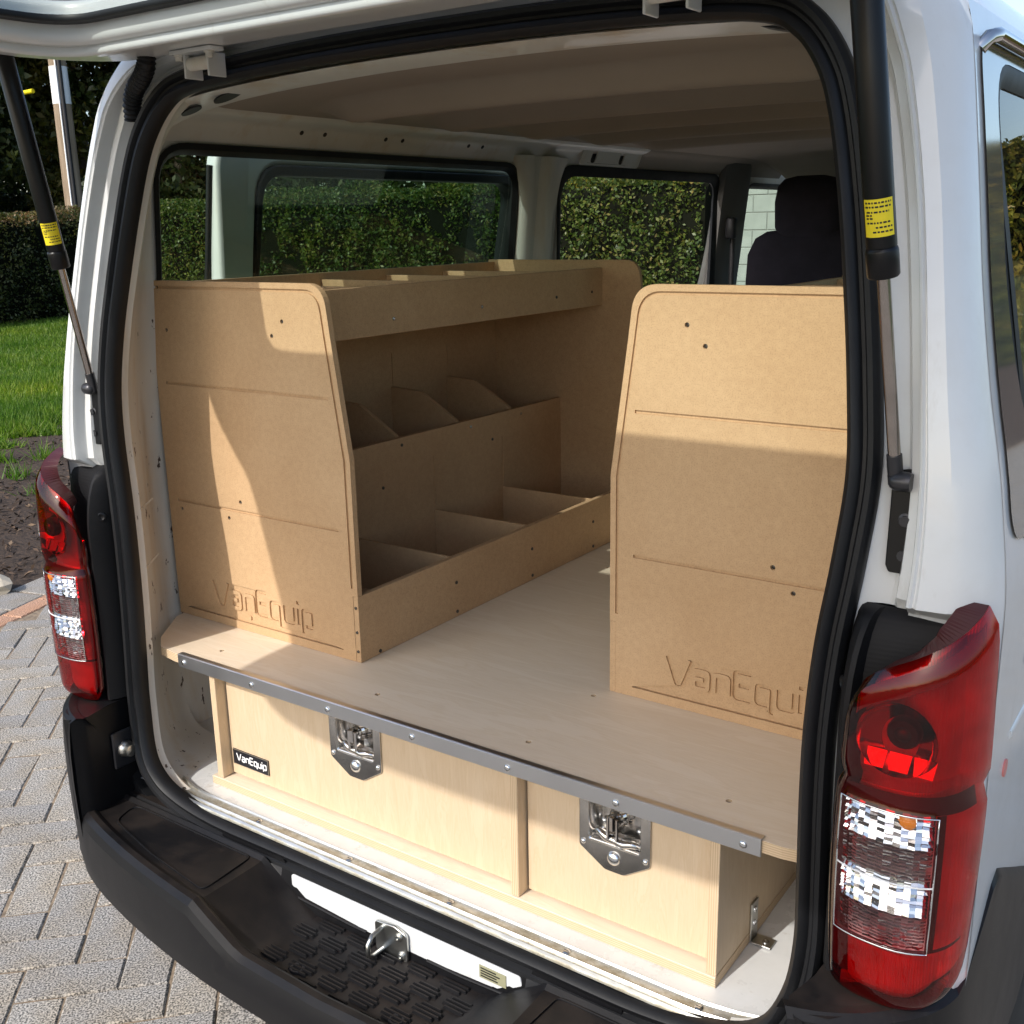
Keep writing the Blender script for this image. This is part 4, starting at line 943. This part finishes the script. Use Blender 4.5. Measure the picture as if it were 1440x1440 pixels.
    for p, a in (((.5226, .1475, .626), (1, 0, 0)), ((.5226, .1475, .603), (1, 0, 0)), ((.541, .1475, .577), (0, 0, 1))): screw(br, p, a, .0055, 'zinc', 'bracket_screw')
build_drawers()

# ================================================================== MDF shelving units
def build_shelving(s, Xi, Xo, Yn, Yf, rtop, label, detailed):
    U = empty('shelving_unit', ((Xi+Xo)/2, (Yn+Yf)/2, .84)); tag(U, label, 'shelving', 'shelving units on the platform')
    off = -Vector(U.location)
    def fix(o): o.location = off; return o
    Dp = abs(Xo-Xi); X = lambda q: Xi+s*q
    ZT = 1.534; z0 = .8405
    # end panel outline in (q, z)
    ol = [(0.0122, z0), (.0122, .9705), (0, .9705), (0, 1.225), (.030, 1.445)]
    c = filletpath([(.030, 1.445), (.041, ZT), (.25, ZT)], rtop*1.25, 8)
    ol = ol[:4]+[(a, b) for a, b in c]+[(Dp-.004, ZT), (Dp, 1.25), (Dp, z0)]
    P = [(X(a), b) for a, b in ol]
    g = .013
    ring = [(g, .985), (g, 1.223), (.030+g*1.02, 1.445-.002)]
    cr = filletpath([(.030+g*1.02, 1.443), (.041+g*.95, ZT-g), (Dp-.02, ZT-g)], rtop*1.1, 8)
    ring = [(X(a), b) for a, b in ring[:2]+cr]
    xa, xb = (Xo-s*.018, Xi+s*.045)
    xl = (-.760 if s < 0 else .226); xr = (-.312 if s < 0 else .75)
    grooves = [stroke(ring, .0055), stroke([(xl, 1.334), (xr, 1.334)], .0056), stroke([(xl, 1.092), (xr+.006, 1.092)], .0056), stroke([(xl, .858), (xr, .858)], .0016)]
    tx = -.672 if s < 0 else .2925
    letters = text_strokes('VanEquip', tx, .884, .0485 if s < 0 else .0455, .15)
    sc = [(-.415, 1.466), (-.444, 1.439), (-.568, 1.111), (-.605, 1.074), (-.749, 1.074), (-.742, 1.439), (-.569, .8705)] if s < 0 else [(.314, 1.474), (.345, 1.443), (.467, 1.113), (.501, 1.077), (.469, .8705)]
    holes = [circ(p, .0042, 10) for p in sc]
    th = .0034
    E1 = empty('end_panel', (0, 0, 0), U); E1.location = off
    v, f = plate([P]+grooves+letters+holes, th); b = MB(); b.add([tuple(xz(Yn+th/2) @ Vector(p)) for p in v], f); b.build('panel_face', 'mdf', E1)
    v, f = plate([P], .0122-th, .0003, 0); b = MB(); b.add([tuple(xz(Yn+th+(.0122-th)/2) @ Vector(p)) for p in v], f); b.build('panel_core', 'mdf', E1)
    for p in sc: screw(E1, (p[0], Yn+th+.0002, p[1]), (0, -1, 0), .0036, 'screw_dark')
    P2 = [(X(a), b) for a, b in [(.0122, z0), (.0122, .9705), (0, .9705)]+ol[3:]]
    v, f = plate([P2], .012, .0004, 0); b = MB(); b.add([tuple(xz(Yf) @ Vector(p)) for p in v], f); fix(b.build('end_panel', 'mdf', U))
    y0, y1 = Yn+.0125, Yf-.0064
    def bx(nm, q0, q1, ya, yb, za, zb): 
        a, c_ = sorted((X(q0), X(q1))); return fix(MB().box(a, c_, ya, yb, za, zb, .0005).build(nm, 'mdf', U))
    k = bx('kick_board', .0, .0118, Yn+.0003, y1+.006, z0, .970)
    bx('bin_floor', .0125, .279, y0, y1, .846, .857)
    n1 = [y0+(y1-y0)*(i+1)/4 for i in range(3)]; n2 = [y0+(y1-y0)*(i+1)/5 for i in range(4)]
    # boards with dado slots above the dividers: thin slotted face on a solid core
    def slotted(nm, q, za, zb, ysl, s0, s1, q2):
        ho = [[(y-.003, s0), (y+.003, s0), (y+.003, s1), (y-.003, s1)] for y in ysl]
        v, f = plate([[(y0, za), (y1, za), (y1, zb), (y0, zb)]]+ho, .002)
        m = MB(); m.add([(X(q)-s*0+s*(.001+p[2]), p[0], p[1]) for p in v], f); a, c_ = sorted((X(q+.0021), X(q2))); m.box(a, c_, y0, y1, za, zb, 0); return fix(m.build(nm, 'mdf', U))
    mb = slotted('middle_board', .280, .858, 1.163, n1, .975, 1.10, .292)
    slotted('back_board', .497, z0, 1.528, n2, 1.238, 1.32, .509)
    for y in n1: bx('bin_divider', .0125, .2795, y-.0028, y+.0028, .8575, .9685)
    bx('upper_floor', .2925, .4965, y0, y1, 1.03, 1.042)
    for y in n2:
        m = MB(); pr = [(.2925, 1.0425), (.2925, 1.166), (.40, 1.230), (.4965, 1.236), (.4965, 1.0425)]; n = len(pr)
        m.add([(X(q), y-.0058, z) for q, z in pr]+[(X(q), y+.0058, z) for q, z in pr], [tuple(range(n)), tuple(range(n, 2*n))[::-1]]+[(i, i+n, (i+1) % n+n, (i+1) % n) for i in range(n)]); fix(m.build('bin_divider', 'mdf', U))
    fs = bx('fascia', .147, .159, y0, y1, 1.418, 1.5145)
    bx('tray_floor', .1595, .4965, y0, y1, 1.424, 1.436)
    for y in n2: bx('tray_divider', .1595, .4965, y-.0058, y+.0058, 1.4365, 1.513)
    if detailed:
        for (y, z, q, par) in [(.46, 1.447, .147, fs), (.76, 1.450, .147, fs), (1.07, 1.452, .147, fs), (1.24, 1.455, .147, fs)]+[(y, z, .280, mb) for y, z in ((.62, 1.146), (.88, 1.146), (1.10, 1.146), (.55, 1.06), (.97, 1.10))]+[(y, z, 0.0, k) for y, z in ((.21, .847), (.45, .852), (.73, .852), (1.00, .852), (.45, .915), (.73, .915), (1.0, .915))]:
            screw(par, (X(q)-s*.0004, y, z), (-s, 0, 0), .0038, 'screw_dark' if random.random() < .6 else 'zinc')
        for z in (.862, .90, .948): screw(k, (X(.006), Yn+.0001, z), (0, -1, 0), .003, 'screw_dark')
build_shelving(-1, -.268, -.788, .157, 1.300, .06, 'MDF shelving unit beside the open sliding door, its whole panel lettering in view', True)
build_shelving(1, .182, .785, .300, 1.300, .035, 'MDF shelving unit whose panel lettering is cut off by the rubber door seal', False)

# ================================================================== the ground
def plane(name, pts, z, mat, parent=None): return mesh(name, [(x, y, z) for x, y in pts], [tuple(range(len(pts)))], mat, parent)
g = plane('ground', [(-300, -300), (300, -300), (300, 300), (-300, 300)], -.012, 'soil_grass'); tag(g, 'soil and rough grass around the garden', None, None, 'structure')
EDGE = lambda y: -3.40-.30*(y-1.2)-.02*(y-1.2)**2*0                       # outer edge line of the drive at left, X as function of Y
def edge_dir(): return Vector((-.30, 1, 0)).normalized()
ed = edge_dir(); en = Vector((-ed.y, ed.x, 0))                             # en points to the lawn side
E0 = Vector((-3.30, 1.20, 0))
drive = plane('driveway', [tuple((E0+ed*t+en*.40)[:2]) for t in (-14, 14)]+[(9, 15.5), (9, -13)], -.0045, 'joint_sand'); tag(drive, 'sand bed of the block-paved driveway', None, None, 'structure')
def paver_mesh(nm, L, Wd, mat, h=.05, c=.004):
    x, y = L/2, Wd/2
    v = [(-x, -y, -h), (x, -y, -h), (x, y, -h), (-x, y, -h), (-x, -y, -c), (x, -y, -c), (x, y, -c), (-x, y, -c), (-x+c, -y+c, 0), (x-c, -y+c, 0), (x-c, y-c, 0), (-x+c, y-c, 0)]
    f = [(8, 9, 10, 11)]+[(4+i, 4+(i+1) % 4, 8+(i+1) % 4, 8+i) for i in range(4)]+[(i, (i+1) % 4, 4+(i+1) % 4, 4+i) for i in range(4)]
    me = bpy.data.meshes.new(nm); me.from_pydata(v, [], f); me.materials.append(MATS[mat]); return me
def build_paving():
    Lp, Wp, j = .222, .111, .0035
    me = paver_mesh('paver', Lp-j, Wp-j, 'paver_grey'); pk = paver_mesh('edging_brick', .215, .105, 'paver_pink'); gk = paver_mesh('edging_block', .205, .205, 'paver_grey')
    items = []                                   # herringbone lattice turned 45 degrees
    a = R(45); ux = Vector((math.cos(a), math.sin(a), 0)); uy = Vector((-math.sin(a), math.cos(a), 0)); O = Vector((-1.18, .105, 0))
    w = Wp
    for yy in range(-120, 121):
        for k in range(-45, 46):
            for hv in (0, 1):
                cx = (4*k-yy+(2 if hv else 0)+(.5 if hv else 1))*w; cy = (yy+(1 if hv else .5))*w
                p = O+ux*cx+uy*cy
                if not (-9 < p.x < 8.6 and -9 < p.y < 13): continue
                if (p-E0).dot(en) > -.02: continue
                items.append((p, a+(math.pi/2 if hv else 0)))
    # nearest in view become single objects, the rest one joined mesh
    def inview(p):
        d = Vector((p.x, p.y, 0))-CAM; z = d.dot(fw)
        if z < .1: return None
        x, y = d.dot(rt)/z*1512/720, d.dot(up)/z*1512/720
        return z if abs(x) < 1.05 and abs(y) < 1.05 and not (p.x > -.62 and p.y > -.25) and p.x < .3 else None
    vis = sorted(((inview(p), n) for n, (p, r_) in enumerate(items) if inview(p)), key=lambda t: t[0])
    single = set(n for _, n in vis[:300])
    base = np.array([tuple(v.co) for v in me.vertices]); fc = [tuple(p.vertices) for p in me.polygons]
    V = []; F = []
    for n, (p, r_) in enumerate(items):
        z = random.uniform(-.003, .002); tx, ty = random.gauss(0, .010), random.gauss(0, .010); rz = r_+random.gauss(0, .012)
        if n in single:
            o = bpy.data.objects.new('paver', me); o.location = (p.x, p.y, z); o.rotation_euler = (tx, ty, rz); link(o, drive)
        else:
            c, s = math.cos(rz), math.sin(rz); o = len(V)
            for b in base: V.append((p.x+c*b[0]-s*b[1], p.y+s*b[0]+c*b[1], z+b[2]+tx*b[1]-ty*b[0]))
            F += [tuple(i+o for i in q) for q in fc]
    o = mesh('paver_field', V, F, 'paver_grey', drive); o['kind'] = 'stuff'; o['label'] = 'grey block pavers laid in herringbone further over the drive'
    ang = math.atan2(ed.y, ed.x)
    for t in np.arange(-12, 9, .220):
        p = E0+ed*float(t)+en*.058; o = bpy.data.objects.new('edging_brick', pk); o.location = (p.x, p.y, random.uniform(-.001, .003)); o.rotation_euler = (0, random.gauss(0, .006), ang+random.gauss(0, .006)); link(o, drive)
        p = E0+ed*float(t+.06)+en*.222; o = bpy.data.objects.new('edging_block', gk); o.location = (p.x, p.y, random.uniform(-.001, .003)); o.rotation_euler = (random.gauss(0, .006), 0, ang+random.gauss(0, .006)); link(o, drive)
build_paving()

def scatter_tris(name, P, size, mat, parent=None, up=.0, kind='stuff', aspect=.5, smooth=False):
    """many small leaf-like quads at points P with random facing; returns one mesh object"""
    n = len(P); a = rng.normal(size=(n, 3)); a[:, 2] += up; a /= np.linalg.norm(a, axis=1)[:, None]; b = rng.normal(size=(n, 3)); b -= (a*b).sum(1)[:, None]*a; b /= np.linalg.norm(b, axis=1)[:, None]; c = np.cross(a, b)
    s = (size*rng.uniform(.6, 1.3, n))[:, None]; k = aspect
    V = np.stack([P-b*s*.5, P+c*s*k*.5+a*s*.08, P+b*s*.5, P-c*s*k*.5+a*s*.08], 1).reshape(-1, 3)
    me = bpy.data.meshes.new(name); me.vertices.add(4*n); me.vertices.foreach_set('co', V.ravel()); me.loops.add(4*n); me.loops.foreach_set('vertex_index', np.arange(4*n)); me.polygons.add(n); me.polygons.foreach_set('loop_start', np.arange(0, 4*n, 4)); me.polygons.foreach_set('loop_total', np.full(n, 4)); me.update(); me.validate()
    me.materials.append(MATS[mat]); o = bpy.data.objects.new(name, me); link(o, parent)
    if kind: o['kind'] = kind
    return o

def build_beds():
    P = lambda t, q: tuple((E0+ed*t+en*q)[:2])
    # mulch between drive edging and lawn, with an uneven lawn edge
    lawn_edge = [P(t, 3.05+.25*math.sin(t*1.9)+.15*math.sin(t*4.3+1)) for t in np.linspace(-13, 12, 70)]
    m = mesh('mulch_bed', [(x, y, -.004) for x, y in [P(-13, .33)]+[P(t, .33) for t in np.linspace(-12.5, 12, 30)]]+[(x, y, .02) for x, y in lawn_edge[::-1]], [tuple(range(31+70))], 'mulch'); tag(m, 'dark bark mulch bed along the drive edging', None, None, 'structure')
    n = 9000; t = rng.uniform(-4, 7, n); q = .34+rng.beta(1.1, 1.4, n)*2.9
    C = np.array([(E0+ed*float(a)+en*float(b))[:] for a, b in zip(t, q)]); C[:, 2] = .004+rng.uniform(0, .022, n)
    o = scatter_tris('mulch_chips', C, .055, 'chip', None, 2.0, aspect=.32); tag(o, 'loose bark chips and twigs strewn over the mulch bed', 'mulch', None, 'stuff')
    far = plane('lawn', [*lawn_edge, (-40, 40), (-60, 10), (-40, -20)], .012, 'soil_grass'); tag(far, 'mown green lawn behind the mulch bed', None, None, 'structure')
    # grass blades over the lawn part in view
    n = 420000
    u = rng.uniform(0, 1, n); dd = 6.0+u**1.3*16.5; az = np.where(rng.uniform(0, 1, n) < .38, R(-64)+rng.uniform(0, 1, n)*R(21), R(-108)+rng.uniform(0, 1, n)*R(65))
    X = CAM.x+dd*np.sin(az); Y = CAM.y+dd*np.cos(az); rel = np.stack([X-E0.x, Y-E0.y], 1); q = rel @ np.array(en[:2]); tt = rel @ np.array(ed[:2])
    le = 3.0+.25*np.sin(tt*1.9)+.15*np.sin(tt*4.3+1)+.35*np.sin(tt*11+q*3)*rng.uniform(0, 1, n)
    tuft = (rng.uniform(0, 1, n) < .0)
    ok = (q > le) & (X > -19.5) & (Y < 11.2)
    X, Y = X[ok], Y[ok]; n = len(X); h = rng.uniform(.05, .13, n)*(1+.35*np.sin(X*2.1)*np.cos(Y*1.7)); w = rng.uniform(.004, .009, n)*(1+np.hypot(X, Y)/14); an = rng.uniform(0, 2*np.pi, n); le_ = rng.normal(0, .045, (n, 2))
    V = np.empty((n, 3, 3)); V[:, 0] = np.stack([X-w*np.cos(an), Y-w*np.sin(an), np.full(n, .012)], 1); V[:, 1] = np.stack([X+w*np.cos(an), Y+w*np.sin(an), np.full(n, .012)], 1); V[:, 2] = np.stack([X+le_[:, 0], Y+le_[:, 1], h+.012], 1)
    def tri(nm, V):
        n = len(V); me = bpy.data.meshes.new(nm); me.vertices.add(3*n); me.vertices.foreach_set('co', V.ravel()); me.loops.add(3*n); me.loops.foreach_set('vertex_index', np.arange(3*n)); me.polygons.add(n); me.polygons.foreach_set('loop_start', np.arange(0, 3*n, 3)); me.polygons.foreach_set('loop_total', np.full(n, 3)); me.update(); me.materials.append(MATS['grass_blade']); return link(bpy.data.objects.new(nm, me))
    tag(tri('lawn_grass', V), 'bright green grass blades of the lawn', 'grass', None, 'stuff')
    # a few weeds of grass in the mulch
    T = []
    for (px, py, k, hh) in ((-6.3, 3.2, 60, .16), (-5.9, 2.75, 50, .13), (-5.35, 2.55, 30, .09), (-6.6, 2.9, 60, .2), (-6.0, 3.9, 40, .1), (-4.9, 2.4, 14, .05)):
        for _ in range(k):
            a, r_ = random.uniform(0, 6.28), random.uniform(0, .12); x, y = px+r_*math.cos(a), py+r_*math.sin(a); b = random.uniform(0, 6.28)
            T.append([(x-.006*math.cos(b), y-.006*math.sin(b), 0), (x+.006*math.cos(b), y+.006*math.sin(b), 0), (x+random.gauss(0, .07), y+random.gauss(0, .07), hh*random.uniform(.5, 1.2))])
    tag(tri('grass_tufts', np.array(T)), 'stray grass tufts growing in the mulch', 'grass', None, 'stuff')
    # pale stone at the mulch edge
    bm = bmesh.new(); bmesh.ops.create_icosphere(bm, subdivisions=2, radius=1)
    for v in bm.verts: v.co *= 1+random.uniform(-.18, .18)
    me = bpy.data.meshes.new('stone'); bm.to_mesh(me); bm.free(); me.materials.append(MATS['stone']); o = bpy.data.objects.new('stone', me); o.location = (-3.74, 1.31, .03); o.scale = (.10, .07, .05); o.rotation_euler = (.2, .1, .6); link(o); tag(o, 'small pale stone lying at the edge of the mulch', 'stone')
build_beds()

# ================================================================== hedges, trees, pole, wall
def hedge(name, label, A, B, w, h0, h1, z0, n, leaf, size, mat, topmat=None):
    A, B = Vector((*A, 0)), Vector((*B, 0)); d = (B-A); L = d.length; d.normalize(); nn = Vector((-d.y, d.x, 0))
    root = empty(name, tuple((A+B)/2+Vector((0, 0, z0)))); tag(root, label, 'hedge', 'clipped garden hedges'); off = -Vector(root.location)
    rows = []
    for t in np.linspace(0, L, 24):
        h = h0+(h1-h0)*t/L; p = A+d*float(t); k = .80
        rows.append([tuple(p+nn*w*.5*k*a+Vector((0, 0, z0+max(.0, h*b)))) for a, b in ((-.8, 0), (-1, .2), (-1, .86), (-.7, .93), (.7, .93), (1, .86), (1, .2), (.8, 0))])
    b = MB(); b.grid(rows, closed=True); n8 = 8; b.f += [tuple(range(n8)), tuple(range(23*n8, 24*n8))[::-1]]; b.fm += [0, 0]; c = b.build('crown_core', 'shade_core', root); c.location = off
    # leaves on all faces, denser on the surface, with lumps
    t = rng.uniform(0, L, n); f = rng.uniform(0, 1, n); hh = h0+(h1-h0)*t/L
    per = 2*hh+w; u = rng.uniform(0, 1, n)*per
    a = np.where(u < hh, -1, np.where(u < hh+w, (u-hh)/w*2-1, 1)); z = np.where(u < hh, u, np.where(u < hh+w, hh, hh-(u-hh-w)))
    a = np.clip(a, -1, 1); lump = .10*np.sin(t*1.3+z*1.9+1)+.07*np.sin(t*3.1+z*4)+.07*np.sin(t*7.3-z*6+2)+.05*np.sin(t*15+z*11)
    dep = rng.exponential(.07, n)-.03-lump*.9
    top = (u >= hh) & (u < hh+w)
    a2 = np.where(top, a*(w/2), a*(w/2-dep)); z2 = np.where(top, z-dep*.8, z)
    lowin = np.clip((.25-z2)/.25, 0, 1)*.12; a2 = np.where(top, a2, a2-np.sign(a2)*lowin)
    P = np.stack([A.x+d.x*t+nn.x*a2, A.y+d.y*t+nn.y*a2, z0+np.maximum(z2, .03)], 1)
    m1 = ~top
    o = scatter_tris('foliage', P[m1], size, mat, root, .3, None, .55); o.location = off
    o = scatter_tris('top_foliage', P[top], size, topmat or mat, root, .6, None, .55); o.location = off
    # stems at the foot
    b = MB()
    for t_ in np.arange(.4, L, 1.1): 
        p = A+d*float(t_); b.tube([tuple(p+Vector((0, 0, z0-.03))), tuple(p+Vector((random.uniform(-.1, .1), random.uniform(-.1, .1), z0+.5)))], [.05, .03], 6)
    o = b.build('stems', 'bark', root, 60); o.location = off
hedge('hedge', 'low clipped hedge with browned top, in shade behind the lawn', (-18.4, -9.0), (-18.4, 12.0), 1.3, 2.02, 2.02, 0, 120000, 0, .06, 'dark_leaf', 'hedge_top_leaf')  # shaded face and lit brownish top are put into the two leaf colours
hedge('hedge', 'long clipped green hedge seen through the tinted side window', (-19.2, 12.6), (-5.2, 12.6), 1.2, 2.06, 2.30, 0, 95000, 0, .062, 'hedge_leaf', 'hedge_leaf')
hedge('hedge', 'tall loose hedge on the mulched bank, seen through the open door side', (-10.5, 17.0), (6.5, 17.0), 1.3, 2.75, 2.9, .78, 78000, 0, .13, 'holly_leaf', 'holly_leaf')
b_ = MB(); b_.grid([[(x, 13.4, -.005), (x, 14.2, .30+.06*math.sin(x*1.3)), (x, 15.6, .72+.04*math.sin(x*2.1)), (x, 16.4, .79), (x, 19, .80), (x, 21, -.01)] for x in np.linspace(-11.5, 7.5, 60)], flip=False)
bank = b_.build('bank', 'mulch', None, 180); tag(bank, 'mulched soil bank under the tall hedge', None, None, 'structure')

def tree(label, x, y, h, cw, zc, n, size, mat, lean=0, clumps=46):
    n = int(n*1.3); size *= 1.35
    T = empty('tree', (x, y, 0)); tag(T, label, 'tree', 'trees behind the hedges')
    b = MB(); b.tube([(0, 0, -.1), (lean*.2, .05, h*.3), (lean*.6, 0, h*.6), (lean, 0, h*.92)], [.16+.008*h, .12+.006*h, .08, .02], 9)
    for k in range(9):
        a = random.uniform(0, 6.28); z = h*random.uniform(.2, .8); r_ = cw*random.uniform(.35, .7); b.tube([(lean*z/h, 0, z), (lean*z/h+r_*.5*math.cos(a), r_*.5*math.sin(a), z+.25*r_), (lean*z/h+r_*math.cos(a), r_*math.sin(a), z+.45*r_)], [.06, .04, .012], 6)
    b.build('trunk', 'bark', T, 60)
    C = []; 
    for k in range(clumps):
        u = random.random(); z = zc+(h-zc)*u; rad = cw*(math.sin(math.pi*min(1, .12+.86*u))**.6)*random.uniform(.3, 1.0); a = random.uniform(0, 6.28); C.append((lean*z/h+rad*math.cos(a)*.8, rad*math.sin(a)*.8, z, cw*random.uniform(.22, .45)))
    C = np.array(C); idx = rng.integers(0, len(C), n); d = rng.normal(size=(n, 3)); d /= np.linalg.norm(d, axis=1)[:, None]; rr = C[idx, 3]*(rng.uniform(.35, 1.08, n)**.6)
    P = C[idx, :3]+d*rr[:, None]*np.array([1, 1, .75]); P[:, 2] = np.maximum(P[:, 2], .3)
    scatter_tris('crown', P, size, mat, T, .4, None, .5)
tree('dark dense evergreen tree beside the utility pole', -25.0, 11.8, 10, 3.0, .8, 26000, .17, 'dark_leaf', .4)
tree('dark evergreen tree standing behind the browned hedge', -27.5, 8.2, 11, 3.4, .5, 26000, .18, 'dark_leaf', -.5)
tree('yellow-green conifer between the utility pole and the van body', -24.5, 16.2, 9.5, 2.6, .4, 24000, .15, 'yellow_leaf', .2)
tree('broad dark tree behind the yellow-green conifer', -31, 17.5, 12, 3.8, .5, 22000, .20, 'dark_leaf', 0)
tree('dark round tree close behind the corner of the hedges', -21.6, 16.9, 8.5, 2.8, .3, 20000, .17, 'dark_leaf', .1)
tree('dark leafy tree rising over the long green hedge', -18.8, 18.5, 8, 3.0, .5, 18000, .18, 'dark_leaf', .3)
tree('spreading dark tree above the middle of the long green hedge', -14.2, 19.5, 8.5, 3.2, .5, 18000, .18, 'dark_leaf', -.2)
tree('olive-green tree growing next to the hedge on the bank', -9.9, 21.5, 8, 3.0, .6, 16000, .18, 'yellow_leaf', 0)
tree('tall dark tree at the far end of the browned hedge', -29.0, 3.5, 11, 3.4, .4, 20000, .19, 'dark_leaf', .3)
tree('big dark tree filling the gap behind the utility pole', -33.0, 12.0, 13, 4.6, .3, 26000, .22, 'dark_leaf', .2)
tree('thin dark tree in front of the broad dark tree', -28.0, 14.0, 10, 2.6, .4, 18000, .17, 'dark_leaf', .1)

def build_pole():
    U = empty('utility_pole', (-20.75, 13.35, 0)); tag(U, 'wooden utility pole with white wrap and black cable conduit', 'pole')
    b = MB(); b.tube([(.0, 0, -.2), (-.02, 0, 3), (-.05, 0, 8.5)], [.20, .19, .16], 18); b.build('shaft', 'pole_wood', U, 60)
    b = MB(); b.tube([(-.026, 0, 4.30), (-.032, 0, 5.05)], [.190, .186], 18); b.build('sleeve', 'label_white', U, 60)
    b = MB(); b.tube([(.18, -.10, -.1), (.175, -.10, 3), (.15, -.09, 8)], .045, 8); b.build('conduit', 'ink_black', U, 60)
    b = MB(); b.tube([(.125, -.16, -.1), (.120, -.155, 3), (.09, -.14, 8)], .018, 8); b.build('earth_wire', 'label_white', U, 60)
    b = MB(); b.tube([(-.05, 0, 8.2), (-5, -4, 7.4), (-12, -9, 7.6)], .012, 6); b.build('cable', 'ink_black', U, 60)
    b = MB(); b.tube([(-.8, -.15, 4.62), (-1.05, -.2, 4.6)], .05, 8); b.build('cable_marker', 'yellow_sticker', U, 60)
build_pole()

# pale concrete-block garden wall ahead of the van, seen through the cab glass
def build_wall():
    Wl = empty('block_wall', (-4.95, 12.2, 0)); tag(Wl, 'pale concrete-block garden wall seen through the cab windows', 'wall'); Wl.rotation_euler = (0, 0, R(-6))
    b = MB(); b.box(.005, 1.18, .012, .19, -.1, 3.0, 0); b.build('mortar_core', 'mortar', Wl)
    me = None
    for r_ in range(14):
        for c in range(3):
            x = c*.40+(.2 if r_ % 2 else 0)
            if x > .85: continue
            if me is None:
                o = MB().box(0, .39, 0, .2, 0, .205, .006).build('block', 'block_wall', Wl); me = o.data
            else: o = bpy.data.objects.new('block', me); link(o, Wl)
            o.location = (x, random.uniform(-.002, .002), r_*.215+.01)
build_wall()
